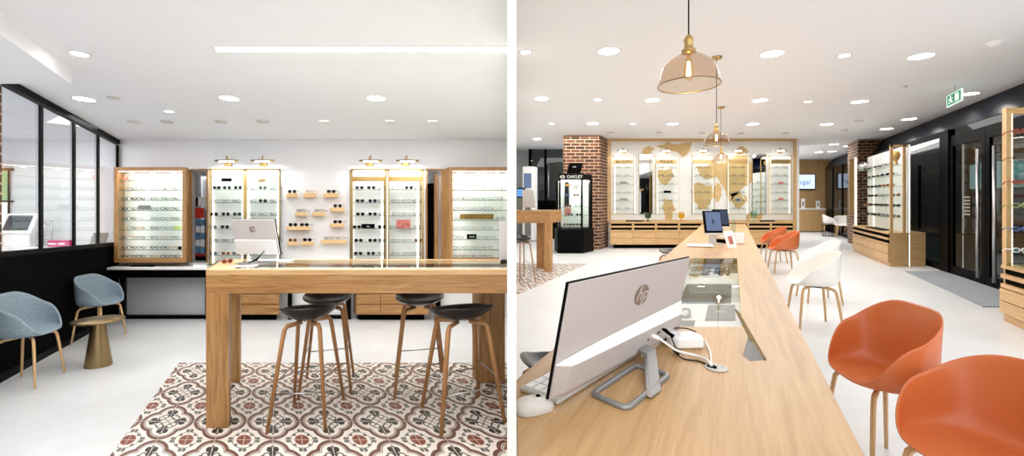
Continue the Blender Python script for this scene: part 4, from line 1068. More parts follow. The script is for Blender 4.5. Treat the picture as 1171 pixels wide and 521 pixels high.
# grey ornament (twisted ribbon)
Y = R.Yf(360, zt_); P = R.W(R.A(780, Y), Y, zt_ + .012); pts = []
for i in range(60):
    q = i / 59 * 4 * PI; pts.append(P + Vector((.035 * math.sin(q) + .02 * math.cos(q * .5), .07 * math.cos(q * .75) * .9, .01 * math.sin(q * 1.5))))
solo('ribbon_ornament', MB().tube(pts, .007, 6), M['greige'], 'grey twisted ribbon ornament in the table showcase beside the monitor', 'ornament')
Y = R.Yf(317, zt_); P = R.W(R.A(794, Y), Y, zt_ + .02)
solo('ring_ornament', MB().tube([P + Vector((.03 * math.cos(q), .05 * math.sin(q), 0)) for q in [2 * PI * j / 16 for j in range(16)]], .008, 6, closed=True), M['greige'], 'small grey ring ornament at the back left of the table showcase', 'ornament')

# ---------------------------------------------------------------- big monitor in the foreground
zT = lambda Y: TT + Y * R.kz
n2 = Vector((.759, -.654, 0)); ux = Vector((.6525, .7578, 0)).normalized()
BL = Vector((.090, 1.07, .78 + 1.07 * R.kz)); up = (n2 * .0584 + Vector((0, 0, .289))).normalized(); nn = ux.cross(up).normalized()
if nn.dot(n2) < 0: nn = -nn
Mq = Matrix(((ux.x, nn.x, up.x, BL.x), (ux.y, nn.y, up.y, BL.y), (ux.z, nn.z, up.z, BL.z), (0, 0, 0, 1)))
MW, MH = .832, .295
t = thing('desktop_monitor', Vector((.45, 1.45, zT(1.45))), 'large silver backed desktop monitor in the foreground of the right picture', 'monitor')
obj('back_cover', MB().boxm(Mq, .004, MW, -.004, 0, .0, MH), M['monback'], t, bevel=.0015)
obj('screen', MB().boxm(Mq, .0, MW + .003, -.010, -.004, -.002, MH + .003), M['black'], t, bevel=.001)
hs = MB()
prof = [(.004, 0.0), (.006, .004), (.016, .016), (.018, .09), (.004, .118), (.0, .12)]     # (out, height)
prof2 = [(0, 0.002), (.016, .004), (.024, .02), (.026, .088), (.001, .122)]
b = 0; NS = 24
for i in range(NS + 1):
    u = i / NS; taper = min(1, u / .05, (1 - u) / .03) ** .5 if 0 < u < 1 else 0
    for qi, (o_, h_) in enumerate(prof2): hs.v.append(Mq @ Vector((.004 + u * (MW - .004), .0003 + o_ * taper, h_ if qi < 4 else .09 + .036 * u ** .6)))
k_ = len(prof2)
for i in range(NS):
    for j in range(k_ - 1): hs.face([i * k_ + j, (i + 1) * k_ + j, (i + 1) * k_ + j + 1, i * k_ + j + 1], 1 if j == 3 else 0, False)  # upper slope in white: light on the bevel put into the colour
obj('lower_housing', hs, [M['monback'], M['whitegloss']], t)
lo = Mq @ Vector((.44, .0006, .205)); hp_mark(Matrix(((ux.x, up.x, nn.x, lo.x), (ux.y, up.y, nn.y, lo.y), (ux.z, up.z, nn.z, lo.z), (0, 0, 0, 1))) @ Matrix.Diagonal((1.5, 1, 1, 1)), .033, t, 'monback')
def tp(px, py, dz=0):     # point on the long table top
    Y = R.Yf(py, TT + dz); return R.W(R.A(px, Y), Y, TT + dz)
# stand
outer = [tp(674.7, 451, .004), tp(716.5, 469, .004), tp(767, 428, .004), tp(727, 417, .004)]
def rounded(pts, f=.16, n=4):
    o_ = []
    for i, p in enumerate(pts):
        a_, b_ = pts[i - 1], pts[(i + 1) % len(pts)]
        p0, p1 = p.lerp(a_, f), p.lerp(b_, f)
        for j in range(n + 1):
            s_ = j / n; o_.append((1 - s_) ** 2 * p0 + 2 * s_ * (1 - s_) * p + s_ * s_ * p1)
    return o_
c_ = sum(outer, Vector()) / 4
obj('stand_base', MB().tube(rounded([c_ + (p - c_) * .955 for p in outer], .13), .0085, 8, closed=True), M['alu'], t)
foot = tp(748, 449, .006); topn = Mq @ Vector((.47, .004, .022))
dirn = (foot - topn); sd = ux * .034; nd = dirn.cross(ux).normalized() * .006
if nd.dot(nn) < 0: nd = -nd
q0 = Mq @ Vector((.47, .012, .03)); q1 = Mq @ Vector((.47, .05, .028))
nk = MB(); ring_ = []
path = [q0, q1, q1.lerp(foot, .5), foot + Vector((0, 0, .0))]
nrm = [up * .007, (up + nn).normalized() * .007, nn * .007, nn * .007]
for p, n_ in zip(path, nrm):
    for sgn, o_ in ((-1, -1), (1, -1), (1, 1), (-1, 1)): nk.v.append(p + sd * sgn + n_ * o_)
for i in range(3):
    for j in range(4): nk.face([i * 4 + j, i * 4 + (j + 1) % 4, (i + 1) * 4 + (j + 1) % 4, (i + 1) * 4 + j])
nk.face([3, 2, 1, 0]); nk.face([12, 13, 14, 15])
obj('stand_neck', nk, M['alu'], t, bevel=.003)
obj('port_row', MB().boxm(Mq, .57, .60, .0235, .0255, .055, .067).boxm(Mq, .50, .508, .0235, .0255, .045, .055), M['blackmat'], t)
# keyboard and mouse
k0 = tp(597, 449); k1 = tp(637.5, 463.5); ku = (k1 - k0).normalized(); kv = Vector((-ku.y, ku.x, 0)).normalized(); kw = (k1 - k0).length
Mk = Matrix(((ku.x, kv.x, 0, k0.x), (ku.y, kv.y, 0, k0.y), (ku.z, kv.z, 1, k0.z), (0, 0, 0, 1)))
# keyboard lies under the screen, its long side parallel to the screen
kl = ux.copy(); kside = Vector((-kl.y, kl.x, 0))
Mk = Matrix(((kl.x, kside.x, 0, k1.x), (kl.y, kside.y, 0, k1.y), (R.kz * kl.y, R.kz * kside.y, 1, k1.z), (0, 0, 0, 1)))
t = thing('keyboard', Mk @ Vector((.25, .07, .0)), 'white keyboard partly under the large foreground monitor', 'keyboard')
obj('body', MB().boxm(Mk, 0, .50, 0, .125, .001, .012), M['keyb'], t, bevel=.003)
for i in range(12):
    for j in range(4):
        obj('key', MB().boxm(Mk, .012 + i * .04, .046 + i * .04, .012 + j * .027, .035 + j * .027, .012, .0165), M['key'], t)
pm = tp(611, 468.5); Mm = Matrix.Translation(pm + Vector((0, 0, .0))) @ Matrix.Rotation(math.radians(-62), 4, 'Z')
t = thing('computer_mouse', pm, 'white computer mouse next to the cream divider', 'mouse')
ms = MB(); NN = 24; ms_r = [(0.0, .034), (.35, .0335), (.6, .031), (.82, .025), (.95, .015), (1.0, .006), (.97, .0)]
ms.v.append(Mm @ Vector((0, 0, .032)))
for s_, z in ms_r[1:]:
    for j in range(NN):
        q = 2 * PI * j / NN; x, y = math.cos(q), math.sin(q); k = (abs(x) ** 2.8 + abs(y) ** 2.8) ** (-1 / 2.8)
        ms.v.append(Mm @ Vector((x * k * .031 * s_, y * k * .052 * s_, z * (1 - .15 * y * s_))))
for j in range(NN): ms.face([0, 1 + j, 1 + (j + 1) % NN], 0, True)
for i in range(len(ms_r) - 2):
    for j in range(NN):
        j2 = (j + 1) % NN; b = 1 + i * NN; ms.face([b + j, b + NN + j, b + NN + j2, b + j2], 0, True)
obj('mouse_body', ms, M['keyb'], t)
obj('button_line', MB().tube([Mm @ Vector((-.026, -.004, .0255)), Mm @ Vector((-.013, -.004, .031)), Mm @ Vector((0, -.004, .0335)), Mm @ Vector((.013, -.004, .031)), Mm @ Vector((.026, -.004, .0255))], .0006, 6), M['greycard'], t)
obj('scroll_wheel', MB().lathe([(0, -.004), (.0075, -.004), (.0075, .004), (0, .004)], Mm @ Matrix.Translation((0, .012, .0285)) @ Matrix.Rotation(PI / 2, 4, 'Y'), 14, caps=False), M['blackmat'], t)
# cables, socket, charger box
g = tp(819, 420.5); 
solo('cable_grommet', MB().lathe([(.0, .002), (.022, .002), (.024, .005), (.03, .0055), (.034, .002), (.034, 0)], Matrix.Translation(g), 28, caps=False), M['keyb'], 'round white cable grommet set in the long table', 'cable grommet')
solo('grommet_hole', MB().lathe([(0, .0055), (.015, .0055), (.015, .003)], Matrix.Translation(g + Vector((-.014, 0, 0))), 16, caps=False), M['blackmat'], 'dark hole of the cable grommet in the table', 'hole')
def bez(pts, n=10):
    o_ = []
    for i in range(len(pts) - 1):
        p0 = pts[max(i - 1, 0)]; p1, p2 = pts[i], pts[i + 1]; p3 = pts[min(i + 2, len(pts) - 1)]
        for j in range(n):
            s_ = j / n; o_.append(.5 * ((2 * p1) + (p2 - p0) * s_ + (2 * p0 - 5 * p1 + 4 * p2 - p3) * s_ ** 2 + (3 * p1 - p0 - 3 * p2 + p3) * s_ ** 3))
    return o_ + [pts[-1]]
m1 = Mq @ Vector((.545, .03, .058)); m2 = Mq @ Vector((.60, .03, .07))
gh = g + Vector((-.014, 0, .004))
t = thing('power_cable', tp(790, 405), 'thick white cable from the large monitor to the table grommet', 'cable')
obj('cord', MB().tube(bez([m1, m1 + nn * .03 + Vector((0, 0, -.01)), tp(775, 401, .02), tp(795, 406, .008), tp(808, 411, .008), gh]), .004, 8), M['whitegloss'], t)
obj('plug', MB().tube([Mq @ Vector((.53, .018, .058)), Mq @ Vector((.545, .045, .052))], [.009, .008], 8), M['whitegloss'], t)
t = thing('video_cable', tp(775, 400), 'thin black cable with a round clip running to the table grommet', 'cable')
obj('cord', MB().tube(bez([m2, m2 + nn * .02, tp(772, 396, .02), tp(774, 404, .012), tp(782, 410, .004), tp(800, 413, .003), gh]), .0022, 8), M['black'], t)
obj('plug', MB().tube([m2, m2 + nn * .04 + Vector((0, 0, -.012))], [.004, .007], 8), M['black'], t); pc = tp(773.5, 401, .012)
obj('ferrite_clip', MB().tube([pc + Vector((0, .014, 0)), pc - Vector((0, .014, 0))], .0085, 10), M['black'], t)
pb = tp(783, 395.5); Mbx = Matrix.Translation(pb) @ Matrix.Rotation(math.radians(12), 4, 'Z')
t = thing('charger_box', pb, 'white rounded charging box behind the monitor cables', 'charger')
obj('case', MB().prism(Mbx, [(-.06, -.01), (-.045, -.03), (.045, -.045), (.062, -.01), (.062, .05), (-.05, .08), (-.06, .05)], 0, .04), M['whitegloss'], t, bevel=.008)
solo('charger_cable', MB().tube(bez([Mbx @ Vector((.05, -.03, .03)), tp(806, 389, .012), tp(812, 402, .006), gh]), .0032, 8), M['whitegloss'], 'white cable curving from the charging box to the grommet', 'cable')
solo('adapter_cable', MB().tube(bez([tp(761, 389, .02), Mbx @ Vector((-.03, .05, .047)), Mbx @ Vector((.04, .06, .046)), Mbx @ Vector((.065, .03, .04))]), .0022, 8), M['black'], 'thin black cable lying across the white charging box', 'cable')
# folded brass edged table mirror
b0 = tp(877, 411.5); b1 = tp(853.5, 393)
t = thing('table_mirror', tp(865, 405), 'brass edged folding mirror standing near the edge of the long table', 'mirror')
q = [tp(877, 411.5), tp(872, 398, 0)]
Yn = q[0].y; topz = .095
p0 = q[0]; p1 = R.W(R.A(845.2, Yn + .30), Yn + .30, R.Cc(356, Yn + .30)); 
edge = (p1 - p0); wv = Vector((.004, .10, 0))
mb = MB(); th_ = Vector((-.004, 0, .004))
mb.v += [p0, p0 + Vector((-.006, .04, .002)), p1 + Vector((.004, .04, 0)), p1, p0 + th_, p0 + Vector((-.006, .04, .002)) + th_, p1 + Vector((.004, .04, 0)) + th_, p1 + th_]
for f in ((0, 1, 2, 3), (7, 6, 5, 4), (0, 4, 5, 1), (1, 5, 6, 2), (2, 6, 7, 3), (3, 7, 4, 0)): mb.face(list(f))
obj('mirror_plate', mb, M['bronze'], t)
s0, s1, s2 = tp(857.5, 412.8), tp(876, 411.5), p0.lerp(p1, .38)
mb = MB(); dd = Vector((0, .045, 0)); mb.v += [s0, s1, s2, s0 + dd, s1 + dd, s2 + dd]
for f in ((0, 1, 2), (5, 4, 3), (0, 3, 4, 1), (1, 4, 5, 2), (2, 5, 3, 0)): mb.face(list(f))
obj('foot', mb, M['greycard'], t)

# ---------------------------------------------------------------- all in one computers farther along the table
def computer(px, py, Yq, w, h, rz, label, scr):
    base = R.W(R.A(px, Yq), Yq, TT); Mx = Matrix.Translation(base) @ Matrix.Rotation(rz, 4, 'Z')
    t = thing('desktop_computer', base, label, 'computer', None)
    Mt = Mx @ Matrix.Translation((0, 0, .13)) @ Matrix.Rotation(-.18, 4, 'X')
    obj('bezel', MB().boxm(Mt, -w / 2, w / 2, 0, .02, 0, h), M['black'], t, bevel=.004)
    obj('screen', MB().boxm(Mt, -w / 2 + .022, w / 2 - .012, -.003, 0, .03, h - .015), M[scr], t)
    obj('screen_logo', MB().boxm(Mt, -.016, .012, -.005, -.003, h * .4, h * .62), M['slatedark'], t)
    obj('chin', MB().boxm(Mt, -w / 2, w / 2, -.003, .022, -.02, .004), M['keyb'], t)
    obj('stand', MB().boxm(Mx, -.04, .04, .02, .05, 0, .2).boxm(Mx, -.1, .1, -.03, .12, 0, .012), M['keyb'], t)
computer(817, 270, 5.05, .232, .265, .22, 'desktop computer with slate blue screen halfway along the long table', 'slate')
computer(826, 258, 6.3, .25, .255, .22, 'second desktop computer just behind, overlapped by the first', 'slatedark')
Mx = Matrix.Translation(tp(802, 281)) @ Matrix.Rotation(-.35, 4, 'Z')
t = thing('keyboard', Mx.translation, 'white keyboard in front of the slate blue screen', 'keyboard')
obj('body', MB().boxm(Mx, -.15, .12, -.16, .16, 0, .012), M['white'], t, bevel=.003); obj('key_field', MB().boxm(Mx, -.12, .1, -.12, .12, .012, .015), M['key'], t)
Mx = Matrix.Translation(tp(824, 277)) @ Matrix.Rotation(.3, 4, 'Z')
solo('card_terminal', MB().boxm(Mx, -.04, .04, -.12, .12, 0, .04), M['blackmat'], 'black card terminal lying behind the white keyboard', 'card terminal', bevel=.01)
Mx = Matrix.Translation(tp(838, 283)) @ Matrix.Rotation(.2, 4, 'Z') @ Matrix.Rotation(-.35, 4, 'X')
t = thing('leaflet_holder', Mx.translation, 'white tilted leaflet holder with a pinkish card beside the computer', 'leaflet holder')
obj('panel', MB().boxm(Mx, -.06, .05, 0, .01, 0, .19), M['white'], t); obj('leaflet', MB().boxm(Mx, -.03, .02, -.003, 0, .04, .13), M['printp'], t)
Mx = Matrix.Translation(tp(846, 279)) @ Matrix.Rotation(-.15, 4, 'Z')
solo('white_box', MB().boxm(Mx, -.055, .055, 0, .1, 0, .13), M['whitegloss'], 'white box standing right of the tilted leaflet holder', 'box', bevel=.01)
Mx = Matrix.Translation(tp(839, 265))
solo('bottle', MB().lathe([(0, 0), (.03, 0), (.034, .02), (.034, .14), (.014, .17), (.014, .22), (0, .22)], Mx, 18, caps=False), M['paleglass'], 'clear bottle behind the leaflets on the long table', 'bottle')
solo('white_box', MB().boxm(Matrix.Translation(tp(829, 272)) @ Matrix.Rotation(.5, 4, 'Z'), -.07, .07, -.05, .05, 0, .05), M['white'], 'low white box between the computer and the leaflet holder', 'box', bevel=.01)
spk = dup(stool); place(spk, R, 771, 6.3, .3, 'black stool seat showing past the left edge of the long table', (1, 1, .72)); spk['group'] = 'low black stools left of the long table'
spk = dup(stool); spk.location = Vector((.2, 2.12, 2.12 * R.kz)); spk.rotation_euler = (0, 0, 1.9); spk.scale = (.85, .85, .66); spk['label'] = 'black stool seat in the corner between divider and foreground table'; spk['group'] = 'low black stools left of the long table'

# ================================================================ armchairs right room
tplate = 'terracotta tub chairs along the long table'
o1 = armchair('orange', 'leg', 'x', tplate, .010)
place(o1, R, 1006, 2.05, math.radians(-104), 'terracotta tub chair, second from the camera, left of the nearest', (.92, .60, 1.0))
o2 = dup(o1); place(o2, R, 1142, 1.44, math.radians(-92), 'nearest terracotta tub chair, cut off by the picture corner', (.94, .74, .91))
o3 = dup(o1); place(o3, R, 896, 7.6, math.radians(-106), 'small terracotta tub chair far along the long table, nearer of two', (.84, .84, .93))
o4 = dup(o1); place(o4, R, 884, 8.9, math.radians(-106), 'farthest terracotta tub chair, half hidden behind the next one', (.84, .84, .93))
w_ = armchair('shellwhite', 'leg', 'x', 'white tub chairs along the long table', .010)
place(w_, R, 930, 4.4, math.radians(-108), 'white tub chair beside the middle of the long table, nearer of two', (.92, .77, .97))
w2 = dup(w_); place(w2, R, 936, 5.5, math.radians(-108), 'white tub chair half hidden behind the nearer white one', (.92, .77, .97))
w3 = dup(w_); place(w3, R, 950, 15.6, math.radians(50), 'white tub chair in the reception, left of the small glass table', (.9, .9, .95)); w3['group'] = 'white reception chairs'
w4 = dup(w_); place(w4, R, 965, 14.4, math.radians(-30), 'white tub chair in the reception, against the dark glazing', (.9, .9, .95)); w4['group'] = 'white reception chairs'
Y = 15.0; Pw = R.W(R.A(949.5, Y), Y, 0)
t = thing('wire_table', Pw, 'round glass table on a black wire base in the reception', 'table')
obj('glass_top', MB().lathe([(0, .40), (.26, .40), (.26, .412), (0, .412)], Matrix.Translation(Pw), 28, caps=False), M['shelfglass'], t)
mb = MB()
for z in (.02, .2, .39): mb.tube([Pw + Vector((.24 * math.cos(q), .24 * math.sin(q), z)) for q in [2 * PI * j / 20 for j in range(20)]], .007, 6, closed=True)
for j in range(8):
    q = 2 * PI * j / 8; mb.tube([Pw + Vector((.24 * math.cos(q), .24 * math.sin(q), 0.01)), Pw + Vector((.24 * math.cos(q), .24 * math.sin(q), .4))], .006, 6)
obj('wire_base', mb, M['black'], t)

# ================================================================ reception
YR = 17.9
mb = MB().box(R, R.A(880, YR), R.A(948.5, YR), YR, YR + .1, 0, CR); struct('wall_reception', mb, M['oaklv'])
mb = MB().box(R, R.A(948.5, YR), R.A(1010, YR), YR, YR + .1, 0, CR); struct('wall_reception_side', mb, M['wall'])
mb = MB().box(R, a1w - .3, a1w - .2, YW + .3, YR, 0, CR); struct('wall_passage', mb, M['white'])
Y = 17.2; t = thing('reception_desk', R.W(R.A(925, Y), Y, 0), 'oak reception desk with white top beneath the wall screen', 'desk')
obj('front_panel', MB().pbox(R, 895, 239.5, 944, 264, Y, .5), M['oaklv'], t); obj('desk_top', MB().pbox(R, 895, 238, 944.6, 239.6, Y - .03, .56), M['white'], t)
Y = 17.8; t = thing('wall_screen', R.W(R.A(917, Y), Y, R.Cc(216, Y)), 'wall screen with pale blue picture in the reception', 'screen')
obj('bezel', MB().pbox(R, 900, 199, 932.4, 216.6, Y, .06), M['black'], t); obj('screen', MB().pbox(R, 900.6, 199.6, 931.8, 215.6, Y - .006, .006), M['tvscreen'], t)
Mx = Matrix.Translation(R.W(R.A(919.2, Y), Y - .012, R.Cc(208.4, Y))) @ Matrix.Rotation(PI / 2, 4, 'X'); obj('screen_lettering', MB().text('nigal', Mx, .27, .002, shear=.2), M['tvtext'], t)
for px, h_, lb in ((918.5, 11, 'white brochure stand at the left of the reception desk'), (935.5, 8.5, 'white brochure stand at the right of the reception desk')):
    Y = 17.25; t = thing('brochure_stand', R.W(R.A(px, Y), Y, R.Cc(238, Y)), lb, 'brochure stand', None)
    obj('panel', MB().pbox(R, px - 2.2, 238 - h_, px + 2, 238, Y, .05), M['white'], t); obj('picture', MB().pbox(R, px - .8, 238 - h_ * .7, px + .8, 238 - h_ * .3, Y - .01, .01), M['greycard'], t)

# ================================================================ glazed shop front
def fa(Y0, Y1, c0, c1, d0=-.03, d1=.03, mb=None): return (mb or MB()).box(R, AG + d0, AG + d1, Y0, Y1, c0, c1)
Yof = lambda px: AG * F / (px - R.vx)
fb = MB(); P4 = [R.W(AG - .03, 4.2, 2.48), R.W(AG - .03, 18.5, 2.48), R.W(4.08, 18.5, CR), R.W(4.08, 4.2, CR), R.W(4.4, 4.2, 2.48), R.W(4.4, 18.5, 2.48), R.W(4.4, 18.5, CR), R.W(4.4, 4.2, CR)]
fb.v += P4
for f in ((0, 1, 2, 3), (7, 6, 5, 4), (0, 3, 7, 4), (1, 5, 6, 2), (0, 4, 5, 1), (3, 2, 6, 7)): fb.face(list(f))
struct('wall_right', fb, M['blackgloss'])
w3_ = struct('window_3', fa(Yof(970), YR, 0, .1), M['black'])
for Y in (Yof(953), 15.0, 13.2): struct('mullion', fa(Y, Y + .1, .1, 2.48), M['black'], w3_)
struct('glass_pane', fa(13.0, YR, .1, 2.48, -.008, .008), M['doorglass'], w3_)
w4_ = struct('window_4', fa(Yof(1079), 12.9, 0, .1, -.04, .04), M['black'])
struct('glass_pane', fa(Yof(1079), 12.9, .1, 2.42, -.008, .008), M['doorglass'], w4_)
struct('mullion', fa(Yof(1088), Yof(1078), 0, 2.48, -.06, .06), M['black'], w4_)
struct('top_rail', fa(Yof(1079), 12.9, 2.40, 2.49, -.04, .04), M['black'], w4_)
struct('mullion', fa(9.9, 10.0, .1, 2.48, -.04, .04), M['black'], w4_)
def leaf(i, Y1, Y0, hy):
    d = struct(f'door_{i}', fa(Y0, Y1, 0, .14, -.03, .03).box(R, AG - .03, AG + .03, Y0, Y1, 2.18, 2.3).box(R, AG - .03, AG + .03, Y0, Y0 + .1, .14, 2.18).box(R, AG - .03, AG + .03, Y1 - .1, Y1, .14, 2.18), M['black'])
    struct('glass_pane', fa(Y0 + .1, Y1 - .1, .14, 2.18, -.008, .008), M['doorglass'], d)
    a = AG - .1
    hm = MB().tube([R.W(a, hy, .10), R.W(a, hy, 2.03)], .022, 14)
    for z in (.2, 1.93): hm.tube([R.W(a, hy, z), R.W(AG - .03, hy, z)], .01, 8)
    struct('door_handle', hm, M['steel'], d)
leaf(2, Yof(1088), 6.50, 6.57); leaf(3, 6.49, 5.2, 6.15)
w5 = struct('window_5', fa(5.2, Yof(1088), 2.3, 2.36), M['black']); struct('glass_pane', fa(5.2, Yof(1088), 2.36, 2.48, -.008, .008), M['doorglass'], w5)
struct('window_6', fa(4.2, 5.2, 0, 2.48, -.008, .008), M['doorglass'])
# small frame notice on the door glass
Y0_, Y1_ = Yof(1102), Yof(1111.5)
t = thing('door_notice', R.W(AG - .03, Y0_, 1.0), 'faint printed notice on the glass of the entrance door', 'notice')
obj('sheet', fa(Yof(1111), Yof(1102.5), .98, 1.36, -.014, -.009), M['shelfglass'], t)
nl = MB()
for k in range(6): fa(Yof(1110.4), Yof(1103.4), 1.02 + k * .055, 1.045 + k * .055, -.018, -.0145, nl)
obj('print_lines', nl, M['greige'], t)
# street beyond the glass
struct('floor_street', MB().box(R, AG + .4, 12, 2.5, 24, -.3, -.02), M['street'])
struct('wall_street', MB().box(R, 9.6, 9.9, 3.0, 24, -.3, 6.0), M['streetwall'])
struct('wall_street_end', MB().box(R, AG + .35, 9.9, 23.5, 24, -.3, 6.0), M['streetwall'])
struct('street_sky_block', MB().box(R, AG + .3, 9.9, 3.0, 24, 3.0, 3.1), M['streetwall'])  # unseen lid added over the street to keep it dark
struct('street_near_block', MB().box(R, AG + .35, 9.9, 2.6, 2.7, -.3, 3.0), M['streetwall'])  # unseen near end added to shut light out of the street
# lit sign outside, letters H and B seen through the door glass
Y = 6.4; 
def aface(px, a): return a * F / (px - R.vx)
a_s = 5.2
t = thing('street_sign', R.W(a_s, 8.2, 1.55), 'lit pale teal street sign seen through the entrance door glass', 'sign')
obj('panel', MB().box(R, a_s, a_s + .1, 7.4, 9.6, 1.5, 2.02), M['tealsign'], t)
for ch, Yc_ in (('H', 8.95), ('B', 7.85)):
    Mx = Matrix.Translation(R.W(a_s - .012, Yc_, 1.76)) @ Matrix.Rotation(-PI / 2, 4, 'Z') @ Matrix.Rotation(PI / 2, 4, 'X')
    obj('letter', MB().text(ch, Mx, .5, .01), M['teal'], t)
# warm lit shop window across the street
t = thing('lit_canopy', R.W(8.5, 15, 2.0), 'warm lit awning seen dimly through the shop window', 'awning')
obj('awning_sheet', MB().box(R, 7.4, 8.8, 13.6, 16.6, 2.3, 2.36), M['tan'], t)
# entrance mat
mt = MB(); pm_ = [R.W(a, y, 0) for a, y in ((2.95, 5.15), (3.7, 5.15), (3.7, 7.7), (3.03, 7.7))]
mt.slab(R, [(p.x, p.y) for p in pm_], .0, .012)
solo('entrance_mat', mt, M['mat'], 'long ribbed grey entrance mat in front of the glass doors', 'mat')
# exit sign under the ceiling
Y = (2.78 - H) * F / (R.vy - 112); Y = 6.3
t = thing('exit_sign', R.W(R.A(1090.5, Y), Y, CR), 'green emergency exit sign hanging from the ceiling by the doors', 'exit sign')
Mx = Matrix.Translation(R.W(R.A(1090.8, Y), Y, R.Cc(112.3, Y))) @ Matrix.Rotation(math.radians(-42), 4, 'Z') @ Matrix.Rotation(PI / 2, 4, 'X')
Mx = Matrix.Translation(R.W(R.A(1090.8, Y), Y, R.Cc(112.3, Y))) @ Matrix.Rotation(math.radians(-116.8), 4, 'Z') @ Matrix.Rotation(PI / 2, 4, 'X') @ Matrix.Diagonal((2.1, 1, 1, 1))
obj('panel', MB().prism(Mx, [(-.115, -.085), (.115, -.085), (.115, .085), (-.115, .085)], -.015, 0), M['exitwhite'], t)
obj('green_field', MB().prism(Mx, [(-.103, -.073), (.103, -.073), (.103, .073), (-.103, .073)], 0, .002), M['green'], t)
pg = MB().prism(Mx, [(.02, -.055), (.075, -.055), (.075, .055), (.02, .055)], .002, .004)
pg.prism(Mx, [(-.048 + .009 * math.cos(q), .045 + .014 * math.sin(q)) for q in [2 * PI * j / 12 for j in range(12)]], .002, .004)
for q in ([(-.06, .028), (-.035, .028), (-.03, -.01), (-.052, -.012)], [(-.05, -.01), (-.03, -.01), (-.012, -.045), (-.026, -.05)], [(-.055, -.008), (-.042, -.012), (-.056, -.038), (-.085, -.05), (-.088, -.038), (-.066, -.03)], [(-.036, .026), (-.03, .018), (-.008, .008), (-.008, .018)], [(-.06, .026), (-.058, .014), (-.082, -.002), (-.088, .006)]):
    pg.prism(Mx, q, .002, .004)
obj('pictogram', pg, M['exitwhite'], t); obj('hanger', MB().tube([Mx @ Vector((0, .085, -.007)), Mx @ Vector((0, CR - R.Cc(112.3, Y) - .002, -.007))], .006), M['steel'], t)

# ================================================================ display unit before the glazing (middle right)
Ya, Yb_ = 8.3, 10.8; z0 = .64; U0, U1 = 2.95, 3.66
t = thing('display_unit', R.W(3.3, 9.5, 0), 'tall oak and white shelf unit with drawers before the right brick column', 'display unit')
obj('carcass', MB().box(R, U0 + .03, U1, Ya, Yb_, .0, z0 - .03), M['oakl'], t); obj('counter_top', MB().box(R, U0, U1, Ya - .005, Yb_, z0 - .03, z0), M['oakl'], t)
for j in range(3):
    y0, y1 = Ya + .01 + j * .826, Ya + .01 + (j + 1) * .826 - .015
    for r_ in range(2):
        z = z0 - .04 - r_ * .105
        obj('slot_shadow', MB().box(R, U0 + .02, U0 + .035, y0, y1, z - .055, z), M['blackmat'], t); obj('tray_front', MB().box(R, U0, U0 + .03, y0, y1, z - .1, z - .06), M['oakl'], t)  # black strip as the slot's inner shade
    for r_ in range(2):
        z = z0 - .255 - r_ * .16
        obj('drawer', MB().box(R, U0, U0 + .03, y0, y1, z - .15, z), M['oakl'], t)
obj('white_panel', MB().box(R, 3.33, 3.37, Ya, Yb_, .0, 2.31), M['white'], t)
obj('led_strip', MB().box(R, 3.345, 3.36, Ya - .004, Ya, .01, 2.3), M['ledcase'], t)
for a in (2.99, 3.235): obj('post', MB().box(R, a, a + .055, Ya, Ya + .05, z0, 2.31), M['oaklv'], t)
obj('top_rail', MB().box(R, 2.99, 3.33, Ya, Ya + .05, 2.27, 2.31), M['oakl'], t)
obj('post', MB().box(R, 2.99, 3.05, Yb_ - .06, Yb_, z0, 2.31), M['oaklv'], t); obj('led_strip', MB().box(R, 3.0, 3.04, Yb_ - .07, Yb_ - .062, z0, 2.29), M['ledcase'], t)
obj('led_strip', MB().box(R, 3.315, 3.328, Yb_ - .5, Yb_ - .47, z0, 2.25), M['ledcase'], t)
ZS = [1.95, 1.75, 1.53, 1.33, 1.13, .92]
for z in ZS: obj('shelf', MB().box(R, 3.03, 3.325, Ya + .05, Yb_ - .06, z - .008, z), M['shelfglass'], t)
for i, z in enumerate(ZS):
    n = [7, 6, 7, 8, 9, 9][i]
    for j in range(n):
        f = j / (n - 1); Y = 10.2 - f * (1.5 if i < 3 else 1.8) 
        k = random.choice(['sun', 'black', 'tort', 'sun', 'sunb'])
        pos = 'farthest' if j == 0 else ('nearest' if j == n - 1 else f'{NTH[j]} from the back')
        spectacles(k, R.W(3.13, Y, z + .001), f'{GL[k][1]}, {pos}, {NTH[i]} shelf of the unit by the brick column', f'glasses on {NTH[i]} shelf of the unit by the brick column', math.radians(-62) + random.uniform(-.2, .2), 1.15)
Y = 9.3; P = R.W(3.1, Y, z0)
t = thing('glasses_tray', P, 'black tray of glasses on the drawer top of the middle display unit', 'tray')
obj('tray', MB().box(R, 3.0, 3.2, 8.9, 9.9, z0, z0 + .02), M['black'], t)
tor = MB().lathe([(0, 0), (.05, 0), (.04, .02), (.02, .05), (.05, .1), (.075, .17), (.06, .24), (.02, .27), (0, .27)], Matrix.Translation(R.W(3.17, 8.5, 1.951)), 14, caps=False)
t = thing('gold_bust', R.W(3.17, 8.5, 1.951), 'gold bust ornament on the top shelf of the middle display unit', 'ornament'); obj('bust', tor, M['brass'], t)
P = R.W(3.12, 10.45, 2.05)
solo('metal_globe', MB().lathe([(.11 * math.sin(PI * j / 14), -.11 * math.cos(PI * j / 14)) for j in range(15)], Matrix.Translation(P), 20, caps=False), M['steel'], 'round silver ornament at the far top of the middle display unit', 'ornament')
solo('oak_side_panel', MB().box(R, R.A(971.5, 11.6), R.A(978, 11.6), 11.6, 11.63, .9, 2.35), M['tan'], 'upright tan panel fixed on the side of the right brick column', 'panel')
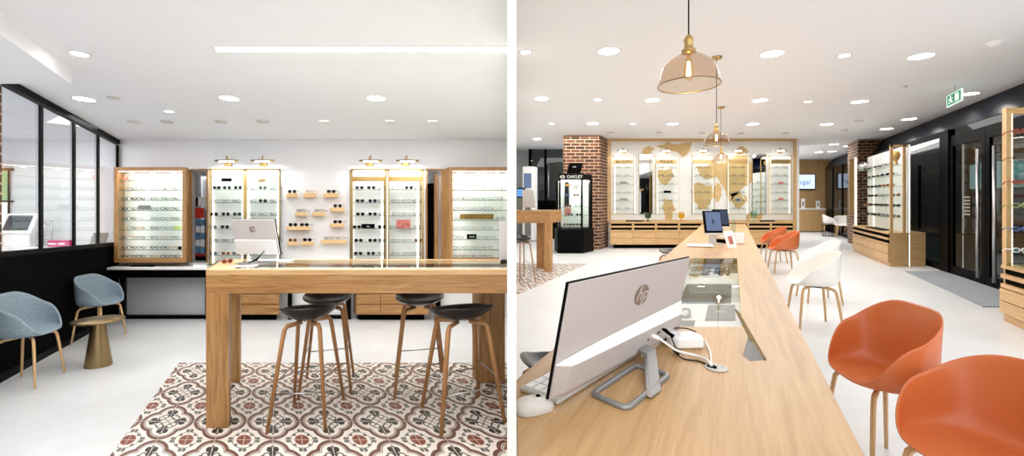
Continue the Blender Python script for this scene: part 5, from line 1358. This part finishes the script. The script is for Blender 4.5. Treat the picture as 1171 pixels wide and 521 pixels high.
# window ledge and dark display beside
t = thing('window_bench', R.W(3.73, 9.5, 0), 'small dark glasses stand seen behind the white panel', 'stand')
obj('post', MB().box(R, 3.5, 3.54, 9.6, 9.64, z0, 2.0), M['blackmat'], t)
for z in (.9, 1.1, 1.3, 1.5, 1.7, 1.9): obj('arm', MB().box(R, 3.44, 3.6, 9.55, 9.63, z, z + .015), M['brass'], t)

# nearer display unit at the right edge
Yn0, Yn1 = 3.4, 4.6; zq = .585
t = thing('display_unit', R.W(3.2, 4, 0), 'oak shelf unit with drawers cut off by the right picture edge', 'display unit')
obj('carcass', MB().box(R, 2.85, 3.7, Yn0, Yn1, 0, zq - .03), M['oakl'], t); obj('counter_top', MB().box(R, 2.82, 3.7, Yn0, Yn1 + .0, zq - .03, zq), M['oakl'], t)
for r_ in range(2):
    z = zq - .035 - r_ * .1; obj('slot_shadow', MB().box(R, 2.84, 2.855, Yn0, Yn1 - .04, z - .05, z), M['blackmat'], t); obj('tray_front', MB().box(R, 2.81, 2.85, Yn0, Yn1 - .01, z - .095, z - .055), M['oakl'], t)  # black strip put in for the dark inside each slot
for r_ in range(2):
    z = zq - .24 - r_ * .13; obj('drawer', MB().box(R, 2.80, 2.85, Yn0, Yn1 - .01, z - .12, z), M['oakl'], t)
Yp = 4.5
obj('post', MB().box(R, 2.815, 2.87, Yp, Yp + .07, zq, 2.16), M['oaklv'], t); obj('led_strip', MB().box(R, 2.878, 2.90, Yp + .03, Yp + .05, zq, 2.17), M['ledcase'], t)
obj('top_rail', MB().box(R, 2.815, 3.4, Yp, Yp + .07, 2.16, 2.215), M['oakl'], t)
obj('back_panel', MB().box(R, 3.3, 3.34, Yn0, Yp, zq, 2.2), M['white'], t)
for i, (py, k, nm) in enumerate(((162, 'red', 'red'), (192, 'tort', 'brown'), (219, 'red', 'r'), (245.5, 'green', 'g'), (272, 'blue', 'b'), (296, 'whiteg', 'w'))):
    z = R.Cc(py - 8, 4.42)
    obj('shelf', MB().box(R, 2.83, 3.3, 3.9, Yp, z - .006, z), M['shelfglass'], t)
    spectacles(k, R.W(R.A(1167.5, 4.35), 4.35, z + .001), f'{GL[k][1]} on the {NTH[i]} shelf of the rightmost display unit', None, -.3, 1.05)
obj('shelf', MB().box(R, 2.83, 3.3, 3.9, Yp, zq + .02, zq + .03), M['shelfglass'], t)
solo('black_case', MB().box(R, 2.93, 3.05, 4.2, 4.35, zq, zq + .05), M['blackmat'], 'small black case on the drawer top at the right picture edge', 'case', bevel=.01)

# ================================================================ ceiling fittings right
LR = [(696, 58, big, 'large downlight left of the nearest pendant lamp'), (883, 61, big, 'large downlight right of the nearest pendant lamp'), (1053, 64, big, 'large downlight at the right of the nearest row'),
      (601.5, 58.7, small, 'small downlight in the nearest row beside the divider'), (965.6, 63, small, 'small downlight between two large ones in the nearest row'),
      (619.5, 112.5, big, 'leftmost large downlight in the second row'), (684, 113.5, small, 'small downlight at the left of the second row'), (746, 114, big, 'second large downlight of the second row'), (869, 114.5, big, 'third large downlight of the second row'),
      (923.9, 115.8, small, 'small downlight at the right of the second row'), (983.3, 116, big, 'fourth large downlight of the second row'), (1108, 107, big, 'large downlight next to the green exit sign'),
      (631, 141, small, 'small downlight, third row, above the black door'), (677.6, 141, big, 'large downlight, third row, above the brick column'), (723.4, 141.3, small, 'small downlight, third row, above the first mirror'), (769, 141.3, big, 'large downlight, third row, above the second wall case'),
      (861, 141.5, big, 'large downlight, third row, above the second mirror'), (945.5, 142, big, 'large downlight, third row, above the reception passage'), (1039.5, 136, big, 'large downlight close to the dark fascia, second'), (1013.7, 147, big, 'large downlight close to the dark fascia, farthest'),
      (614, 158.7, big, 'large downlight at far left before the black door'), (953.6, 164.8, big, 'nearest large downlight over the reception'), (936.5, 173.7, big, 'left far downlight over the reception'), (951.5, 173, big, 'right far downlight over the reception'), (967, 167, small, 'small downlight by the reception glazing')]
for px, py, k, lb in LR: put_light(R, k, px, py, CR, lb, 'downlights right room', 1.0 if k is big else 1.15)
for i, (px, py) in enumerate(((698, 151), (754, 151), (803, 151.5), (847, 152), (898, 151.5), (982, 137.5), (965.5, 148), (1033.5, 98.5))):
    o = dup(fx); Y = (CR - H) * F / (R.vy - py); o.location = R.W(R.A(px, Y), Y, CR - .001); o.scale = (1.2, 1.2, 1.2) if i < 7 else (.7, .7, .7); o['group'] = 'surface spots right room'
    o['label'] = (f'{ORD[i]} of the surface spots in the row before the display wall' if i < 5 else ('surface spot nearest the right brick column', 'surface spot between display wall and reception', 'small ceiling sensor near the exit sign')[i - 5])
Y = (CR - H) * F / (R.vy - 48); t = thing('smoke_detector', R.W(R.A(1138.5, Y), Y, CR), 'round white smoke detector at the upper right of the ceiling', 'smoke detector'); Mx = Matrix.Translation(t.location)
obj('housing', MB().lathe([(0, -.045), (.035, -.043), (.05, -.028), (.075, -.018), (.08, 0)], Mx, 28, caps=False), M['white'], t)

# pendant lamps
def pendant(label):
    t = thing('pendant_lamp', (0, 0, 0), label, 'pendant lamp', 'amber glass pendant lamps over the long table')
    # origin at rim centre; shade radius .16
    obj('glass_shade', MB().lathe([(.158, 0), (.160, .006), (.150, .04), (.138, .082), (.115, .108), (.06, .142), (.034, .160)], None, 48, caps=False), M['amber'], t)
    obj('shade_rim', MB().tube([Vector((.159 * math.cos(q), .159 * math.sin(q), .002)) for q in [2 * PI * j / 48 for j in range(48)]], .003, 6, closed=True), M['bronze'], t)
    obj('socket', MB().lathe([(0, .15), (.036, .15), (.038, .166), (.022, .172), (.024, .184), (.022, .20), (.026, .205), (.026, .212), (.018, .226), (.008, .236), (0, .24)], None, 24, caps=False), M['brass'], t)
    obj('bulb', MB().lathe([(.0, .022), (.012, .026), (.024, .045), (.026, .065), (.018, .1), (.013, .13), (.013, .15)], None, 20, caps=False), M['bulbglass'], t)
    fl = MB()
    for j in range(6):
        q = 2 * PI * j / 6; fl.tube([Vector((.008 * math.cos(q), .008 * math.sin(q), .045)), Vector((.004 * math.cos(q), .004 * math.sin(q), .11))], .0036, 6)
    obj('filament', fl, M['bulb'], t)
    return t
pd = pendant('x')
PEN = []
def hang(t, px, py_rim, Y, sc, lb):
    p = R.W(R.A(px, Y), Y, R.Cc(py_rim, Y)); t.location = p; zs = sc * 1.17; t.scale = (sc, sc, zs); t['label'] = lb; PEN.append((p, sc))
    topc = (CR + Y * R.kz - p.z) / zs
    obj_ = MB().tube([Vector((0, 0, .236)), Vector((0, 0, topc - .02))], .0035 / sc, 8)
    me = mesh_of('cord', obj_, M['black']); o = bpy.data.objects.new('cord', me); COL.objects.link(o); o.parent = t
    me = mesh_of('ceiling_rose', MB().lathe([(0, topc - .028), (.05 / sc, topc - .026), (.058 / sc, topc - .012), (.058 / sc, topc), (0, topc)], None, 24, caps=False), M['brass']); o = bpy.data.objects.new('ceiling_rose', me); COL.objects.link(o); o.parent = t
p2, p3 = dup(pd), dup(pd)
hang(pd, 787.5, 98, 2.2, .93, 'large amber glass pendant lamp, nearest to the camera')
hang(p2, 819.3, 165, 5.0, .86, 'middle amber glass pendant lamp over the long table')
hang(p3, 824.6, 184.5, 7.7, .90, 'farthest and smallest amber glass pendant lamp')
WORLD = 1.55; SPOT_P = 8; AREA_L = 84; AREA_R = 112; EXPO = .3
# ================================================================ light and camera
W_ = bpy.data.worlds.new('World'); S.world = W_; W_.use_nodes = True
W_.node_tree.nodes['Background'].inputs[0].default_value = (.955, .975, 1, 1)
W_.node_tree.nodes['Background'].inputs[1].default_value = WORLD
def area(name, loc, rot, sx, sy, power, col=(1, .985, .97)):
    d = bpy.data.lights.new(name, 'AREA'); d.shape = 'RECTANGLE'; d.size = sx; d.size_y = sy; d.energy = power; d.color = col
    o = bpy.data.objects.new(name, d); COL.objects.link(o); o.location = loc; o.rotation_euler = rot; return o
for i, (Rm, a, Y, isbig) in enumerate(SPOTS):
    d = bpy.data.lights.new('downlight_beam', 'SPOT'); d.energy = (SPOT_P if isbig else SPOT_P * .4) * (1.0 if Rm is L else 1.5); d.spot_size = 2.5; d.spot_blend = .9; d.shadow_soft_size = .1; d.color = (1, .96, .90)
    o = bpy.data.objects.new('downlight_beam', d); COL.objects.link(o); o.location = Rm.W(a, Y, (CL if Rm is L else CR) - .03)
for p, sc in PEN:
    d = bpy.data.lights.new('pendant_glow', 'POINT'); d.energy = 3.0; d.shadow_soft_size = .03; d.color = (1, .7, .38)
    o = bpy.data.objects.new('pendant_glow', d); COL.objects.link(o); o.location = p + Vector((0, 0, .03 * sc))
area('left_room_fill', L.W(.15, 3.3, CL - .06), (0, 0, 0), 2.2, 4.6, AREA_L)  # broad unseen light added under the ceiling, stands for the downlights together
area('consulting_room_fill', L.W(-3.5, 4.0, CL - .05), (0, 0, 0), 1.6, 4.0, 75)  # unseen fill added to light the room behind the partition
area('right_room_fill', R.W(.6, 5.0, CR - .05), (0, 0, 0), 5.0, 7.0, AREA_R)  # unseen area light standing for this room's downlights together
area('display_wall_fill', R.W(-.8, 9.6, CR - .05), (0, 0, 0), 5.0, 2.5, AREA_R * .42)  # unseen fill added before the display wall
area('reception_fill', R.W(1.8, 15.0, CR - .05), (0, 0, 0), 2.5, 4.0, 150)  # unseen fill added to lift the dark reception
area('bar_end_fill', R.W(-4.2, 11.5, CR - .05), (0, 0, 0), 1.2, 3.0, 60)  # unseen fill added at the far left end
area('aisle_fill', R.W(2.4, 9.0, CR - .05), (0, 0, 0), 1.6, 4.0, 28)  # unseen fill added to brighten the far right aisle
area('store_fill', L.W(0, 6.8, CL - .05), (0, 0, 0), 4.0, .4, 40)  # unseen fill added so the niches are not dark inside

for Rm, a0, a1, Y, c, pw in GLOWS:
    area('shelf_unit_fill', Rm.W((a0 + a1) / 2, Y, c), (math.radians(38), 0, 0), (a1 - a0) * .95, .04, pw, (1, .96, .88))  # unseen fill added beside the top led strip to brighten the shelves
for Rm, a, Y, c, hh, pw, sg in VGL:
    area('shelf_side_fill', Rm.W(a, Y, c), (PI / 2, 0, math.radians(42) * sg), .03, hh * .95, pw, (1, .97, .92))  # upright fill added behind the stile, no fitting there
cam = bpy.data.cameras.new('camera'); co = bpy.data.objects.new('camera', cam); COL.objects.link(co)
co.location = (0, 0, H); co.rotation_euler = (PI / 2, 0, 0)
cam.sensor_width = 36; cam.lens = F / 1171 * 36; cam.shift_y = -15.5 / 1171; cam.clip_start = .02; cam.clip_end = 100
S.camera = co
S.view_settings.view_transform = 'Standard'; S.view_settings.look = 'None'; S.view_settings.gamma = 1; S.view_settings.use_curve_mapping = False
S.view_settings.exposure = EXPO
S.cycles.max_bounces = 8; S.cycles.transparent_max_bounces = 24; S.cycles.glossy_bounces = 4; S.cycles.caustics_reflective = False; S.cycles.caustics_refractive = False
S.cycles.sample_clamp_indirect = 6; S.cycles.use_denoising = True
